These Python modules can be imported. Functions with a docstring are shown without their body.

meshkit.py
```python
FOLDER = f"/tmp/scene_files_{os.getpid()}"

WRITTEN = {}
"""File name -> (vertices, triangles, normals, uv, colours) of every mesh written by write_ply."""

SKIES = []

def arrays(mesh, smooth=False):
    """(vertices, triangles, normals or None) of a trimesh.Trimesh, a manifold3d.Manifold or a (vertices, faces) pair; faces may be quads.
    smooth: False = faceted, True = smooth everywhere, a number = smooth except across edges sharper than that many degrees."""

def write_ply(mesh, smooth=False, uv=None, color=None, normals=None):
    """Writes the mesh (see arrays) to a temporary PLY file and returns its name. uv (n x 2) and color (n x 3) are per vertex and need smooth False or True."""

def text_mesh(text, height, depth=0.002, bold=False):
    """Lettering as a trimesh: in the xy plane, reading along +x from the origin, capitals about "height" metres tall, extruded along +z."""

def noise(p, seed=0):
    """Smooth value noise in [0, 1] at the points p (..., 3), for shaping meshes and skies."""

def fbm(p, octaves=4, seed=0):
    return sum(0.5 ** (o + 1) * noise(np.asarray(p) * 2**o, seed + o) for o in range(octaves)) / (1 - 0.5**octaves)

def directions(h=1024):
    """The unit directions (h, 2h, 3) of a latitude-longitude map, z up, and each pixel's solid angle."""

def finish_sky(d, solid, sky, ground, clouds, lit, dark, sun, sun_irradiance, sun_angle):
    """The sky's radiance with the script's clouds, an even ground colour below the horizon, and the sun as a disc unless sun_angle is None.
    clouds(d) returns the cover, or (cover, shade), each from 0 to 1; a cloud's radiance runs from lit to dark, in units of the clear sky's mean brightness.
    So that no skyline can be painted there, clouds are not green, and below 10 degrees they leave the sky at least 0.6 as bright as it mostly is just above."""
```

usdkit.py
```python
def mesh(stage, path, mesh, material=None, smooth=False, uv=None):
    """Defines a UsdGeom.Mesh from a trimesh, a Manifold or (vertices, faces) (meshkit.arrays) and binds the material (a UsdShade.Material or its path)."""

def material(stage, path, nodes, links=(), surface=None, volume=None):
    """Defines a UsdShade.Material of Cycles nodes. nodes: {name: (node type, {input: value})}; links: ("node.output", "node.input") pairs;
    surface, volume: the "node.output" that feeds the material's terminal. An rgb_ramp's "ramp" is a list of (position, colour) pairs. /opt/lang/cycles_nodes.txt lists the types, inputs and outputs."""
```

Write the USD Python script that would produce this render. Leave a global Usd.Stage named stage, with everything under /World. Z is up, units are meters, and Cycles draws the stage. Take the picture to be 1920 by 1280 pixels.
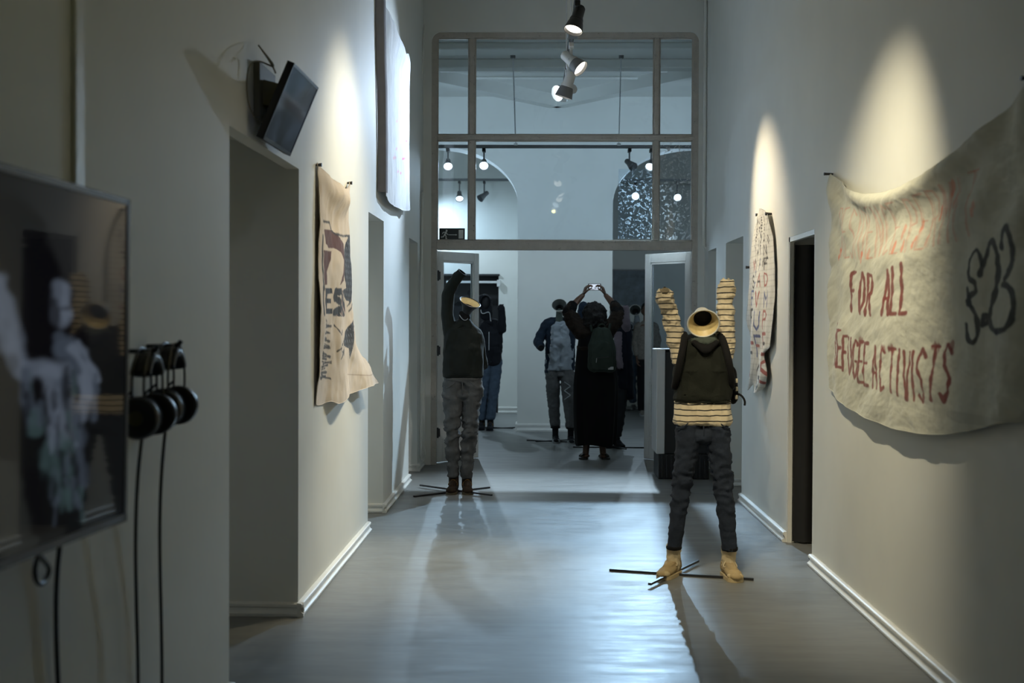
import math, random
import numpy as np, trimesh, manifold3d as m3, shapely.geometry as sg
import usdkit, meshkit
from pxr import Usd, UsdGeom, UsdLux, UsdShade, Sdf, Gf, Vt

random.seed(7)
RNG = np.random.default_rng(7)
stage = Usd.Stage.CreateInMemory()
UsdGeom.SetStageUpAxis(stage, UsdGeom.Tokens.z)
UsdGeom.SetStageMetersPerUnit(stage, 1.0)
UsdGeom.Xform.Define(stage, '/World')
UsdGeom.Scope.Define(stage, '/World/Looks')

# ------------------------------------------------------------------ camera, exposure
CAM = UsdGeom.Camera.Define(stage, '/World/camera')
YAW, PITCH, ROLL, EYE = math.radians(1.289), math.radians(0.955), math.radians(0.25), 1.4
fwd = np.array([-math.sin(YAW) * math.cos(PITCH), math.cos(YAW) * math.cos(PITCH), -math.sin(PITCH)])
rgt0 = np.array([math.cos(YAW), math.sin(YAW), 0.0])
up0 = np.cross(rgt0, fwd)
rgt = math.cos(ROLL) * rgt0 + math.sin(ROLL) * up0
up = -math.sin(ROLL) * rgt0 + math.cos(ROLL) * up0
CAM.AddTransformOp().Set(Gf.Matrix4d(*rgt, 0, *up, 0, *(-fwd), 0, 0, 0, EYE, 1))
CAM.CreateHorizontalApertureAttr(36.0); CAM.CreateVerticalApertureAttr(24.0)
CAM.CreateFocalLengthAttr(45.0); CAM.CreateFStopAttr(2.8); CAM.CreateFocusDistanceAttr(9.0)
CAM.CreateClippingRangeAttr(Gf.Vec2f(0.05, 200))
CAM.CreateExposureAttr(0.0)

# ------------------------------------------------------------------ light: (name, position, aim, watts, half angle, softness, colour)
WARM, AMBER, COOL, ICE = (1.0, 0.875, 0.60), (1.0, 0.82, 0.56), (0.63, 0.83, 1.0), (0.62, 0.79, 1.0)
TX = lambda y: 0.229 - 0.0085 * (y - 8.5)           # the corridor track's line
RAIL, RAIL2 = 3.19, 3.42
# every lamp: name, mount, drop, aim, head size, radiant power (0 = off), half angle, softness, colour
LAMPS = [
    ('floor_left', (TX(8.45), 8.45, 3.49), 0.10, (-0.75, 7.2, 0.0), 1.0, 80, 22, 1.0, WARM),
    ('lamp_down', (TX(10.45), 10.45, 3.49), 0.16, (-0.75, 10.7, 0.4), 1.15, 20, 20, 1.0, (1.0, 0.93, 0.8)),
    ('strip_sheet', (TX(9.7), 9.7, 3.49), 0.13, (1.565, 8.95, 2.05), 1.05, 80, 25, 1.0, AMBER),
    ('high_sheet', (TX(10.75), 10.75, 3.49), 0.17, (-1.14, 9.6, 2.75), 1.1, 88, 45, 1.0, ICE),
    ('wall_cloth', (TX(7.35), 7.35, 3.49), 0.1, (-1.14, 7.45, 1.7), 1.0, 50, 43, 1.0, WARM),
    ('big_sheet', (TX(5.1), 5.1, 3.49), 0.1, (1.565, 6.1, 1.15), 1.0, 82, 33, 1.0, WARM),
    ('front_figure', (TX(4.2), 4.2, 3.49), 0.1, (0.95, 7.0, 0.9), 1.0, 62, 15, 0.9, WARM),
    ('near', (TX(2.0), 2.0, 3.49), 0.1, (-1.14, 3.6, 2.0), 1.0, 1.1, 62, 1.0, (1.0, 0.97, 0.3)),  # out of view overhead, a dim light for the near left wall
    ('unseen_left_figure', (TX(6.5), 6.5, 3.49), 0.1, (-0.65, 10.3, 0.85), 1.0, 46, 12, 1.0, (1.0, 0.96, 0.88)),  # unseen, placed above the view to light the dark-sweater figure
    ('unseen_near_cool', (TX(3.1), 3.1, 3.49), 0.1, (-1.42, 6.0, 1.0), 1.0, 3.5, 15, 1.0, (0.55, 0.62, 1.0)),  # unseen lamp putting cool light on the near left door jamb
    ('rail_a', (-0.975, 13.33, RAIL - 0.01), 0.15, (-0.55, 9.0, 0.0), 0.78, 18, 40, 1.0, COOL),
    ('rail_b', (-0.60, 13.33, RAIL - 0.01), 0.15, (-0.5, 9.6, 1.0), 0.78, 9, 40, 1.0, COOL),
    ('rail_c', (1.135, 13.33, RAIL - 0.01), 0.15, (-0.1, 9.3, 0.0), 0.78, 300, 32, 1.0, COOL),
    ('rail_off', (0.91, 13.33, RAIL - 0.01), 0.15, (1.6, 12.2, 2.2), 0.78, 0, 0, 0, COOL),
    ('unseen_rail_d', (-1.7, 13.33, RAIL - 0.01), 0.15, (-0.6, 16.1, 2.6), 0.78, 34, 65, 1.0, COOL),  # hidden behind the left wall, washes the arched wall with light
    ('unseen_rail_e', (2.2, 13.33, RAIL - 0.01), 0.15, (1.0, 16.1, 2.6), 0.78, 32, 65, 1.0, COOL),  # hidden behind the right wall, lights the arches from their front
    ('far_a', (-1.19, 18.58, RAIL2 - 0.01), 0.2, (-1.0, 16.5, 1.2), 0.9, 34, 75, 1.0, COOL),
    ('far_off', (-0.83, 18.58, RAIL2 - 0.01), 0.2, (-1.6, 18.0, 2.5), 0.9, 0, 0, 0, COOL),
    ('far_b', (1.36, 18.58, RAIL2 - 0.01), 0.2, (0.35, 7.5, 0.6), 0.9, 18, 50, 1.0, COOL),
    ('far_c', (1.96, 18.58, RAIL2 - 0.01), 0.2, (1.9, 14.0, 1.0), 0.9, 12, 75, 1.0, COOL),
    ('unseen_far_d', (-1.8, 18.58, RAIL2 - 0.01), 0.2, (-1.0, 19.2, 1.8), 0.9, 30, 75, 1.0, COOL),  # out of view to the left, placed to light the farthest wall
]
for nm, mnt, drop, aim, size, w, ang, soft, col in LAMPS:
    if not w: continue
    piv = np.array(mnt, float) - (0, 0, drop); d = np.array(aim, float) - piv; d /= np.linalg.norm(d)
    p = piv + d * 0.125 * size
    L = UsdLux.SphereLight.Define(stage, '/World/light_' + nm)
    x = np.cross(d, [0, 0, 1.0]); x /= np.linalg.norm(x); y = np.cross(x, d)
    L.AddTransformOp().Set(Gf.Matrix4d(*x, 0, *y, 0, *(-d), 0, *p, 1))
    L.CreateRadiusAttr(0.03); L.CreateNormalizeAttr(True)
    L.CreateIntensityAttr(float(w)); L.CreateColorAttr(Gf.Vec3f(*col))
    s = UsdLux.ShapingAPI.Apply(L.GetPrim())
    s.CreateShapingConeAngleAttr(float(ang)); s.CreateShapingConeSoftnessAttr(float(soft))

# ------------------------------------------------------------------ helpers
def numbered(path):
    if not stage.GetPrimAtPath(path): return path
    k = 1
    while stage.GetPrimAtPath(f'{path}_{k:03d}'): k += 1
    return f'{path}_{k:03d}'

BASE = {}
def tag(p, label=None, category=None, group=None, kind=None):
    p = p.GetPrim() if hasattr(p, 'GetPrim') else p
    for k, v in (('label', label), ('category', category), ('group', group), ('kind', kind)):
        if v: p.SetCustomDataByKey(k, v)
    return p

def thing(name, base, label, category, group=None, kind=None):
    path = numbered('/World/' + name)
    x = UsdGeom.Xform.Define(stage, path); x.AddTranslateOp().Set(Gf.Vec3d(*map(float, base)))
    BASE[path] = np.array(base, float)
    return tag(x, label, category, group, kind)

def put(name, mesh, mat, parent=None, smooth=False, label=None, col=None, uv=None, kind=None):
    """One mesh given in world coordinates, under parent (a thing or a part) or under /World."""
    pp = str(parent.GetPath()) if parent else '/World'
    path = numbered(f'{pp}/{name}')
    base = BASE.get(pp, np.zeros(3)); BASE[path] = base
    if hasattr(mesh, 'to_mesh'):
        mm = mesh.to_mesh(); mesh = (np.array(mm.vert_properties[:, :3]), np.array(mm.tri_verts))
    v, f = (np.asarray(mesh[0], float), np.asarray(mesh[1])) if isinstance(mesh, tuple) else (np.asarray(mesh.vertices), np.asarray(mesh.faces))
    m = usdkit.mesh(stage, path, (v - base, f), mat, smooth=smooth)
    m.CreateDoubleSidedAttr(True)
    if col is not None:
        UsdGeom.PrimvarsAPI(m).CreatePrimvar('paint', Sdf.ValueTypeNames.Color3fArray, 'vertex').Set(Vt.Vec3fArray.FromNumpy(np.asarray(col, np.float32)))
    if label or kind: tag(m, label, kind=kind)
    return m.GetPrim()

def single(name, mesh, mat, label, category, group=None, kind=None, **k):
    return tag(put(name, mesh, mat, **k), label, category, group, kind)

cat = trimesh.util.concatenate
def box(x0, x1, y0, y1, z0, z1, c=0.0):
    if c <= 0:
        b = trimesh.creation.box([x1 - x0, y1 - y0, z1 - z0]); b.apply_translation([(x0 + x1) / 2, (y0 + y1) / 2, (z0 + z1) / 2]); return b
    pts = []
    for X, sx in ((x0, 1), (x1, -1)):
        for Y, sy in ((y0, 1), (y1, -1)):
            for Z, sz in ((z0, 1), (z1, -1)):
                pts += [(X, Y + sy * c, Z + sz * c), (X + sx * c, Y, Z + sz * c), (X + sx * c, Y + sy * c, Z)]
    return hull(pts)

def hull(pts):
    mm = m3.Manifold.hull_points(np.asarray(pts, float)).to_mesh()
    return trimesh.Trimesh(np.array(mm.vert_properties[:, :3]), np.array(mm.tri_verts), process=False)

def tri(man):
    mm = man.to_mesh()
    return trimesh.Trimesh(np.array(mm.vert_properties[:, :3]), np.array(mm.tri_verts), process=False)

def man(mesh):
    return m3.Manifold(m3.Mesh(np.asarray(mesh.vertices, np.float32), np.asarray(mesh.faces, np.uint32)))

def frame(d):
    d = np.asarray(d, float) / np.linalg.norm(d)
    a = np.array([1.0, 0, 0]) if abs(d[0]) < 0.9 else np.array([0, 1.0, 0])
    u = np.cross(a, d); u /= np.linalg.norm(u)
    return u, np.cross(d, u), d

def align(mesh, p, d):
    """Turns a mesh built along +z to run along d from p."""
    u, v, w = frame(d)
    m = mesh.copy(); T = np.eye(4); T[:3, 0], T[:3, 1], T[:3, 2], T[:3, 3] = u, v, w, p
    m.apply_transform(T); return m

def cyl(p, q, r, n=18, r2=None):
    p, q = np.asarray(p, float), np.asarray(q, float)
    return align(lathe([(0, 0), (r, 0), (r if r2 is None else r2, np.linalg.norm(q - p)), (0, np.linalg.norm(q - p))], n), p, q - p)

def lathe(profile, n=32):
    pr = np.asarray(profile, float); a = np.arange(n) * 2 * np.pi / n
    v = np.stack([pr[:, None, 0] * np.cos(a), pr[:, None, 0] * np.sin(a), np.repeat(pr[:, 1:2], n, 1)], -1).reshape(-1, 3)
    i, j = np.meshgrid(np.arange(len(pr) - 1), np.arange(n), indexing='ij'); k = (j + 1) % n
    q = np.stack([i * n + j, i * n + k, (i + 1) * n + k, (i + 1) * n + j], -1).reshape(-1, 4)
    m = trimesh.Trimesh(v, np.vstack([q[:, [0, 1, 2]], q[:, [0, 2, 3]]]), process=False)
    m.merge_vertices(); m.update_faces(m.nondegenerate_faces()); m.remove_unreferenced_vertices(); return m

def tube(points, r, n=10, closed=False):
    p = np.asarray(points, float); r = np.broadcast_to(r, (len(p),))
    t = np.gradient(p, axis=0) if not closed else np.roll(p, -1, 0) - np.roll(p, 1, 0)
    t /= np.linalg.norm(t, axis=1, keepdims=True) + 1e-12
    u = np.zeros_like(p); u[0] = frame(t[0])[0]
    for i in range(1, len(p)):
        w = u[i - 1] - t[i] * (u[i - 1] @ t[i]); u[i] = w / (np.linalg.norm(w) + 1e-12)
    v = np.cross(t, u); a = np.arange(n) * 2 * np.pi / n
    P = p[:, None] + r[:, None, None] * (np.cos(a)[None, :, None] * u[:, None] + np.sin(a)[None, :, None] * v[:, None])
    R = len(p); V = P.reshape(-1, 3)
    i, j = np.meshgrid(np.arange(R if closed else R - 1), np.arange(n), indexing='ij'); k = (j + 1) % n; i2 = (i + 1) % R
    q = np.stack([i * n + j, i * n + k, i2 * n + k, i2 * n + j], -1).reshape(-1, 4)
    F = [q[:, [0, 1, 2]], q[:, [0, 2, 3]]]
    if not closed:
        c0, c1 = len(V), len(V) + 1; V = np.vstack([V, p[:1], p[-1:]]); jj = np.arange(n); kk = (jj + 1) % n
        F += [np.stack([np.full(n, c0), kk, jj], 1), np.stack([np.full(n, c1), (R - 1) * n + jj, (R - 1) * n + kk], 1)]
    return trimesh.Trimesh(V, np.vstack(F), process=False)

def curve(pts, n=40):
    from scipy.interpolate import CubicSpline
    p = np.asarray(pts, float); s = np.r_[0, np.cumsum(np.linalg.norm(np.diff(p, axis=0), axis=1))]
    return CubicSpline(s, p)(np.linspace(0, s[-1], n))

def prism(poly, axis, a0, a1):
    """A shapely polygon extruded: axis 'x' = polygon in (y, z), 'y' = polygon in (x, z), 'z' = polygon in (x, y)."""
    e = trimesh.creation.extrude_polygon(poly, a1 - a0, engine='earcut'); v = e.vertices.copy()
    if axis == 'x': e.vertices = np.c_[v[:, 2] + a0, v[:, 0], v[:, 1]]
    elif axis == 'y': e.vertices = np.c_[v[:, 0], v[:, 2] + a0, v[:, 1]]; e.invert()
    else: e.vertices = np.c_[v[:, :2], v[:, 2] + a0]
    return e

# ------------------------------------------------------------------ materials
LK = '/World/Looks/'
def paint(name, color, rough=0.6, vary=0.12, scale=6.0, bump=0.0, bscale=60.0, metal=0.0, spec=0.5, sheen=0.0, stretch=(1, 1, 1), dirt=None):
    """A procedural surface: base colour with soft noise variation, roughness and fine relief."""
    c = np.array(color, float)
    nodes = {'tc': ('texture_coordinate', {}), 'mp': ('mapping', {'scale': stretch}),
             'n': ('noise_texture', {'scale': scale, 'detail': 5.0, 'roughness': 0.6}),
             'r': ('rgb_ramp', {'ramp': [(0.25, tuple(c * (1 - vary))), (0.75, tuple(np.minimum(c * (1 + vary), 1)))]}),
             'p': ('principled_bsdf', {'roughness': rough, 'metallic': metal, 'specular_ior_level': spec, 'sheen_weight': sheen})}
    links = [('tc.object', 'mp.vector'), ('mp.vector', 'n.vector'), ('n.fac', 'r.fac')]
    out = 'r.color'
    if dirt:
        dcol, dscale, lo, hi = dirt
        nodes['d'] = ('noise_texture', {'scale': dscale, 'detail': 7.0, 'roughness': 0.7})
        nodes['dr'] = ('rgb_ramp', {'ramp': [(lo, (0, 0, 0)), (hi, (1, 1, 1))]})
        nodes['dm'] = ('mix', {'color2': dcol})
        links += [('mp.vector', 'd.vector'), ('d.fac', 'dr.fac'), ('dr.color', 'dm.fac'), (out, 'dm.color1')]; out = 'dm.color'
    links.append((out, 'p.base_color'))
    if bump:
        nodes['b'] = ('bump', {'strength': bump, 'distance': 0.004}); nodes['bn'] = ('noise_texture', {'scale': bscale, 'detail': 4.0})
        links += [('mp.vector', 'bn.vector'), ('bn.fac', 'b.height'), ('b.normal', 'p.normal')]
    return usdkit.material(stage, LK + name, nodes, links, surface='p.BSDF')

def glow(name, color, strength):
    return usdkit.material(stage, LK + name, {'e': ('emission', {'color': color, 'strength': strength})}, [], surface='e.emission')

MT = {
 'wall': paint('wall_plaster', (0.735, 0.74, 0.70), 0.62, 0.035, 2.2, 0.12, 45),
 'floor': None,
 'trim': paint('trim_gloss', (0.76, 0.755, 0.715), 0.38, 0.05, 8, 0.3, 30),
 'old_frame': paint('old_frame_paint', (0.50, 0.46, 0.41), 0.42, 0.12, 14, 0.5, 40, dirt=((0.12, 0.1, 0.085), 30, 0.62, 0.72)),
 'leaf': paint('leaf_paint', (0.66, 0.66, 0.64), 0.35, 0.06, 9, 0.2, 40),
 'black': paint('black_plastic', (0.012, 0.012, 0.013), 0.38, 0.1, 20),
 'black_matte': paint('black_matte', (0.008, 0.008, 0.009), 0.8, 0.2, 10),
 'black_metal': paint('black_metal', (0.02, 0.02, 0.022), 0.35, 0.1, 20, spec=0.6),
 'white_lamp': paint('white_lamp', (0.62, 0.63, 0.62), 0.35, 0.05, 12),
 'grey_lamp': paint('grey_lamp', (0.16, 0.165, 0.17), 0.4, 0.08, 12),
 'steel': paint('steel', (0.45, 0.46, 0.48), 0.3, 0.06, 20, metal=0.9),
 'wire': paint('wire', (0.62, 0.64, 0.66), 0.4, 0.05, 20),
 'disc_cool': glow('lamp_disc_cool', (0.8, 0.92, 1.0), 4.0),
 'disc_warm': glow('lamp_disc_warm', (1.0, 0.93, 0.78), 4.0),
}
MT['floor'] = usdkit.material(stage, LK + 'floor_linoleum', {
    'tc': ('texture_coordinate', {}), 'mp': ('mapping', {'scale': (0.9, 3.2, 1)}),
    'n': ('noise_texture', {'scale': 2.2, 'detail': 6.0, 'roughness': 0.62}),
    'r': ('rgb_ramp', {'ramp': [(0.3, (0.175, 0.18, 0.175)), (0.7, (0.215, 0.22, 0.215))]}),
    'n2': ('noise_texture', {'scale': 3.5, 'detail': 5.0, 'roughness': 0.65}),
    'rr': ('map_range', {'from_min': 0.3, 'from_max': 0.7, 'to_min': 0.36, 'to_max': 0.5}),
    'bn': ('noise_texture', {'scale': 7.0, 'detail': 5.0}), 'b': ('bump', {'strength': 0.03, 'distance': 0.004}),
    'p': ('principled_bsdf', {'specular_ior_level': 0.7})},
    [('tc.object', 'mp.vector'), ('mp.vector', 'n.vector'), ('n.fac', 'r.fac'), ('r.color', 'p.base_color'), ('mp.vector', 'n2.vector'), ('n2.fac', 'rr.value'),
     ('rr.result', 'p.roughness'), ('mp.vector', 'bn.vector'), ('bn.fac', 'b.height'), ('b.normal', 'p.normal')], surface='p.BSDF')

def pane_mat(name, dirt_lo, dirt_hi, scale, dirt_amount, tint=(0.93, 0.97, 1.0)):
    """Old window glass: clear, mirroring by angle, with smears of paint and adhesive left on it."""
    return usdkit.material(stage, LK + name, {
        'tc': ('texture_coordinate', {}), 'n': ('noise_texture', {'scale': scale, 'detail': 8.0, 'roughness': 0.72, 'distortion': 0.6}),
        'r': ('rgb_ramp', {'ramp': [(dirt_lo, (0, 0, 0)), (dirt_hi, (dirt_amount,) * 3)]}),
        't': ('transparent_bsdf', {'color': tint}), 'g': ('glossy_bsdf', {'color': (1, 1, 1), 'roughness': 0.012}), 'f': ('fresnel', {'IOR': 1.5}), 'ge': ('geometry', {}), 'bf': ('math', {'math_type': 'subtract', 'value1': 1.0}), 'ff': ('math', {'math_type': 'multiply'}),
        'm': ('mix_closure', {}), 'd': ('principled_bsdf', {'base_color': (0.75, 0.77, 0.78), 'roughness': 0.6}), 'm2': ('mix_closure', {})},
        [('tc.object', 'n.vector'), ('n.fac', 'r.fac'), ('ge.backfacing', 'bf.value2'), ('bf.value', 'ff.value1'), ('f.fac', 'ff.value2'), ('ff.value', 'm.fac'), ('t.BSDF', 'm.closure1'), ('g.BSDF', 'm.closure2'),
         ('r.color', 'm2.fac'), ('m.closure', 'm2.closure1'), ('d.BSDF', 'm2.closure2')], surface='m2.closure')
MT['pane'] = pane_mat('pane_glass', 0.55, 0.85, 1.6, 0.10)
MT['pane_dirty'] = pane_mat('pane_glass_spattered', 0.545, 0.60, 36.0, 0.8)

# ------------------------------------------------------------------ the setting
WL, WR, Y0, YG, ZC = -1.14, 1.565, -4.0, 12.35, 4.9
single('floor', box(-4.5, 4.5, Y0 - 0.3, 22.0, -0.12, 0), MT['floor'], 'polished grey linoleum floor running down the corridor', 'floor', kind='structure')
def side_wall(x0, x1, holes, extra=None):
    p = sg.box(Y0, 0, YG + 0.3, ZC)
    for y0, y1, z1 in holes: p = p.difference(sg.box(y0, -1, y1, z1))
    return prism(p, 'x', x0, x1)
OL = [(4.66, 6.0, 2.105), (8.43, 9.25, 2.11), (11.04, 11.8, 2.107)]
OR = [(7.37, 8.14, 1.93), (9.97, 10.9, 2.06), (11.5, 12.05, 2.055)]
left = man(side_wall(WL - 0.55, WL, OL))
left = left - man(hull([(WL - 0.06, y, z) for y in (4.66, 6.0) for z in (2.0, 2.11)] + [(WL - 0.6, y, z) for y in (4.66, 6.0) for z in (2.0, 2.24)] + [(WL - 0.3, y, 2.24) for y in (4.66, 6.0)]))
single('wall_left', left, MT['wall'], 'long pale plaster wall on the left with three doorways', 'wall', kind='structure')
single('wall_right', side_wall(WR, WR + 0.55, OR), MT['wall'], 'long pale plaster wall on the right with three doorways', 'wall', kind='structure')
single('wall_left_light_stop', box(WL - 0.7, WL - 0.55, Y0, YG + 0.3, 0, ZC), MT['wall'], 'added unseen panels behind the left doorways, stopping stray light', 'wall', kind='structure')  # added out of view so no light leaks through the doorways
single('wall_right_light_stop', box(WR + 0.55, WR + 0.7, Y0, YG + 0.3, 0, ZC), MT['wall'], 'unseen panels behind the right doorways, stopping stray light', 'wall', kind='structure')  # unseen from the camera, keeps light from leaking in on this side
single('wall_rear', box(WL - 0.7, WR + 0.7, Y0 - 0.2, Y0, 0, ZC), MT['wall'], 'plain plaster wall at the near end of the corridor', 'wall', kind='structure')
single('ceiling', box(WL - 0.7, WR + 0.7, Y0 - 0.2, YG + 0.3, ZC, ZC + 0.15), MT['wall'], 'high white ceiling of the corridor', 'ceiling', kind='structure')
GX0, GX1, GZ = -1.06, 1.50, 4.16
e = sg.box(WL, 0, WR, ZC).difference(sg.box(GX0, -1, GX1, GZ - 0.09).union(sg.box(GX0 + 0.09, 3, GX1 - 0.09, GZ)).union(sg.Point(GX0 + 0.09, GZ - 0.09).buffer(0.09)).union(sg.Point(GX1 - 0.09, GZ - 0.09).buffer(0.09)))
single('wall_end', prism(e, 'y', YG - 0.04, YG + 0.28), MT['wall'], 'white end wall framing the tall glazed screen', 'wall', kind='structure')

# skirting: stepped profile, wavy from many coats of paint
PROF = np.array([(0, 0), (0.026, 0), (0.03, 0.006), (0.03, 0.016), (0.02, 0.022), (0.016, 0.03), (0.016, 0.04), (0.024, 0.047), (0.024, 0.058), (0.018, 0.064), (0, 0.066)])
def skirt(a, b, n, wob=0.003, seed=1):
    """Skirting from a to b (xy) on a wall whose outward normal is n (xy)."""
    a, b, n = np.array(a, float), np.array(b, float), np.array(n, float)
    L = np.linalg.norm(b - a); K = max(2, int(L / 0.06)); s = np.linspace(0, 1, K)
    P = []
    for t in s:
        q = a + (b - a) * t
        w = (meshkit.fbm(np.array([[q[0] * 3, q[1] * 3, seed]]), 3, seed)[0] - 0.5) * 2 * wob
        P.append([[*(q + n * (o * 1.0 + (w if o > 0 else 0))), z + w * 0.6 * (z > 0)] for o, z in PROF])
    P = np.array(P); k = len(PROF); V = P.reshape(-1, 3)
    i, j = np.meshgrid(np.arange(K - 1), np.arange(k), indexing='ij'); j2 = (j + 1) % k
    q = np.stack([i * k + j, i * k + j2, (i + 1) * k + j2, (i + 1) * k + j], -1).reshape(-1, 4)
    F = np.vstack([q[:, [0, 1, 2]], q[:, [0, 2, 3]]] + [np.array([[o, o + t + 1, o + t] if o == 0 else [o, o + t, o + t + 1] for t in range(1, k - 1)]) for o in (0, (K - 1) * k)])
    return trimesh.Trimesh(V, F, process=False)
D = 0.03
lf = [skirt((WL, a), (WL, b), (1, 0), seed=i) for i, (a, b) in enumerate(((Y0, 4.66), (6.0 - D, 8.43), (9.25 - D, 11.04), (11.8 - D, YG - 0.04)))]
lf += [skirt((WL + D, y), (WL - 0.55, y), (0, -1), seed=9) for y in (6.0, 9.25, 11.8)]
single('baseboard_left', cat(lf), MT['trim'], 'thick painted stepped skirting along the left wall', 'skirting board', kind='structure', smooth=40)
rf = [skirt((WR, a), (WR, b), (-1, 0), seed=20 + i) for i, (a, b) in enumerate(((Y0, 7.37), (8.14, 9.97), (10.9, 11.5), (12.05, YG - 0.04)))]
rf += [skirt((WR - D, y), (WR + 0.55, y), (0, -1), seed=9) for y in (10.9, 12.05)]
single('baseboard_right', cat(rf), MT['trim'], 'thick painted stepped skirting along the right wall', 'skirting board', kind='structure', smooth=40)

# dark doorway on the right: white casing lining and black hanging
cas = [box(WR + 0.002, WR + 0.028, 8.115, 8.14, 0, 1.93), box(WR + 0.002, WR + 0.028, 7.37, 8.14, 1.9, 1.93), box(WR + 0.002, WR + 0.028, 7.37, 7.39, 0, 1.93)]
single('trim_1', cat(cas), MT['trim'], 'cream timber lining of the dark doorway on the right', 'door lining', kind='structure')
def curtain(x0, x1, y, z0, z1, folds, amp, seed, nx=90, nz=30):
    s, t = np.meshgrid(np.linspace(0, 1, nx), np.linspace(0, 1, nz), indexing='ij')
    x = x0 + (x1 - x0) * s; z = z1 + (z0 - z1) * t
    yy = y + amp * np.sin(s * folds * 2 * np.pi + 1.5 * np.sin(s * 9 + seed)) * (0.5 + 0.5 * t) + amp * 0.4 * np.sin(s * folds * 5.1 + t * 2)
    V = np.stack([x, yy, z], -1).reshape(-1, 3)
    i, j = np.meshgrid(np.arange(nx - 1), np.arange(nz - 1), indexing='ij')
    q = np.stack([i * nz + j, (i + 1) * nz + j, (i + 1) * nz + j + 1, i * nz + j + 1], -1).reshape(-1, 4)
    return trimesh.Trimesh(V, np.vstack([q[:, [0, 1, 2]], q[:, [0, 2, 3]]]), process=False)
c = thing('black_curtain', (WR + 0.34, 8.05, 0), 'black curtain hanging inside the dark doorway on the right', 'curtain')
put('fabric', curtain(WR + 0.03, WR + 0.54, 8.08, 0.012, 1.88, 5, 0.018, 2), MT['black_matte'], c, smooth=True)
put('fabric', trimesh.Trimesh(np.c_[WR + 0.5 + (lambda v: v[:, 1] - 8.0)(curtain(7.4, 8.05, 8.0, 0.012, 1.86, 7, 0.018, 5).vertices), curtain(7.4, 8.05, 8.0, 0.012, 1.86, 7, 0.018, 5).vertices[:, 0], curtain(7.4, 8.05, 8.0, 0.012, 1.86, 7, 0.018, 5).vertices[:, 2]], curtain(7.4, 8.05, 8.0, 0.012, 1.86, 7, 0.018, 5).faces, process=False), MT['black_matte'], c, smooth=True)
put('curtain_rail', cyl((WR + 0.3, 7.42, 1.83), (WR + 0.3, 8.0, 1.83), 0.012), MT['white_lamp'], c)

# ---- glazed screen
w = thing('window_1', (0.2, YG, 0), 'tall grey painted timber screen of six old panes over the doorway', 'window', kind='structure')
FY0, FY1 = YG - 0.02, YG + 0.06
def rounded(x0, x1, z0, z1, r):
    return sg.box(x0, z0, x1, z1 - r).union(sg.box(x0 + r, z1 - r - 0.01, x1 - r, z1)).union(sg.Point(x0 + r, z1 - r).buffer(r)).union(sg.Point(x1 - r, z1 - r).buffer(r))
outer = rounded(GX0, GX1, 0.0, GZ, 0.085).difference(rounded(GX0 + 0.052, GX1 - 0.052, -1, GZ - 0.05, 0.03))
fr = put('outer_frame', prism(outer, 'y', FY0, FY1), MT['old_frame'], w)
for nm, z0, z1 in (('transom', 2.075, 2.165), ('transom', 3.13, 3.18)):
    put(nm, box(GX0 + 0.05, GX1 - 0.05, FY0 - 0.005, FY1, z0, z1, 0.006), MT['old_frame'], w)
    put('glazing_lip', box(GX0 + 0.05, GX1 - 0.05, FY0 - 0.012, FY0, z1 - 0.016, z1, 0.003), MT['old_frame'], w)
MX = [(-0.70, -0.645), (1.075, 1.125)]
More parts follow.
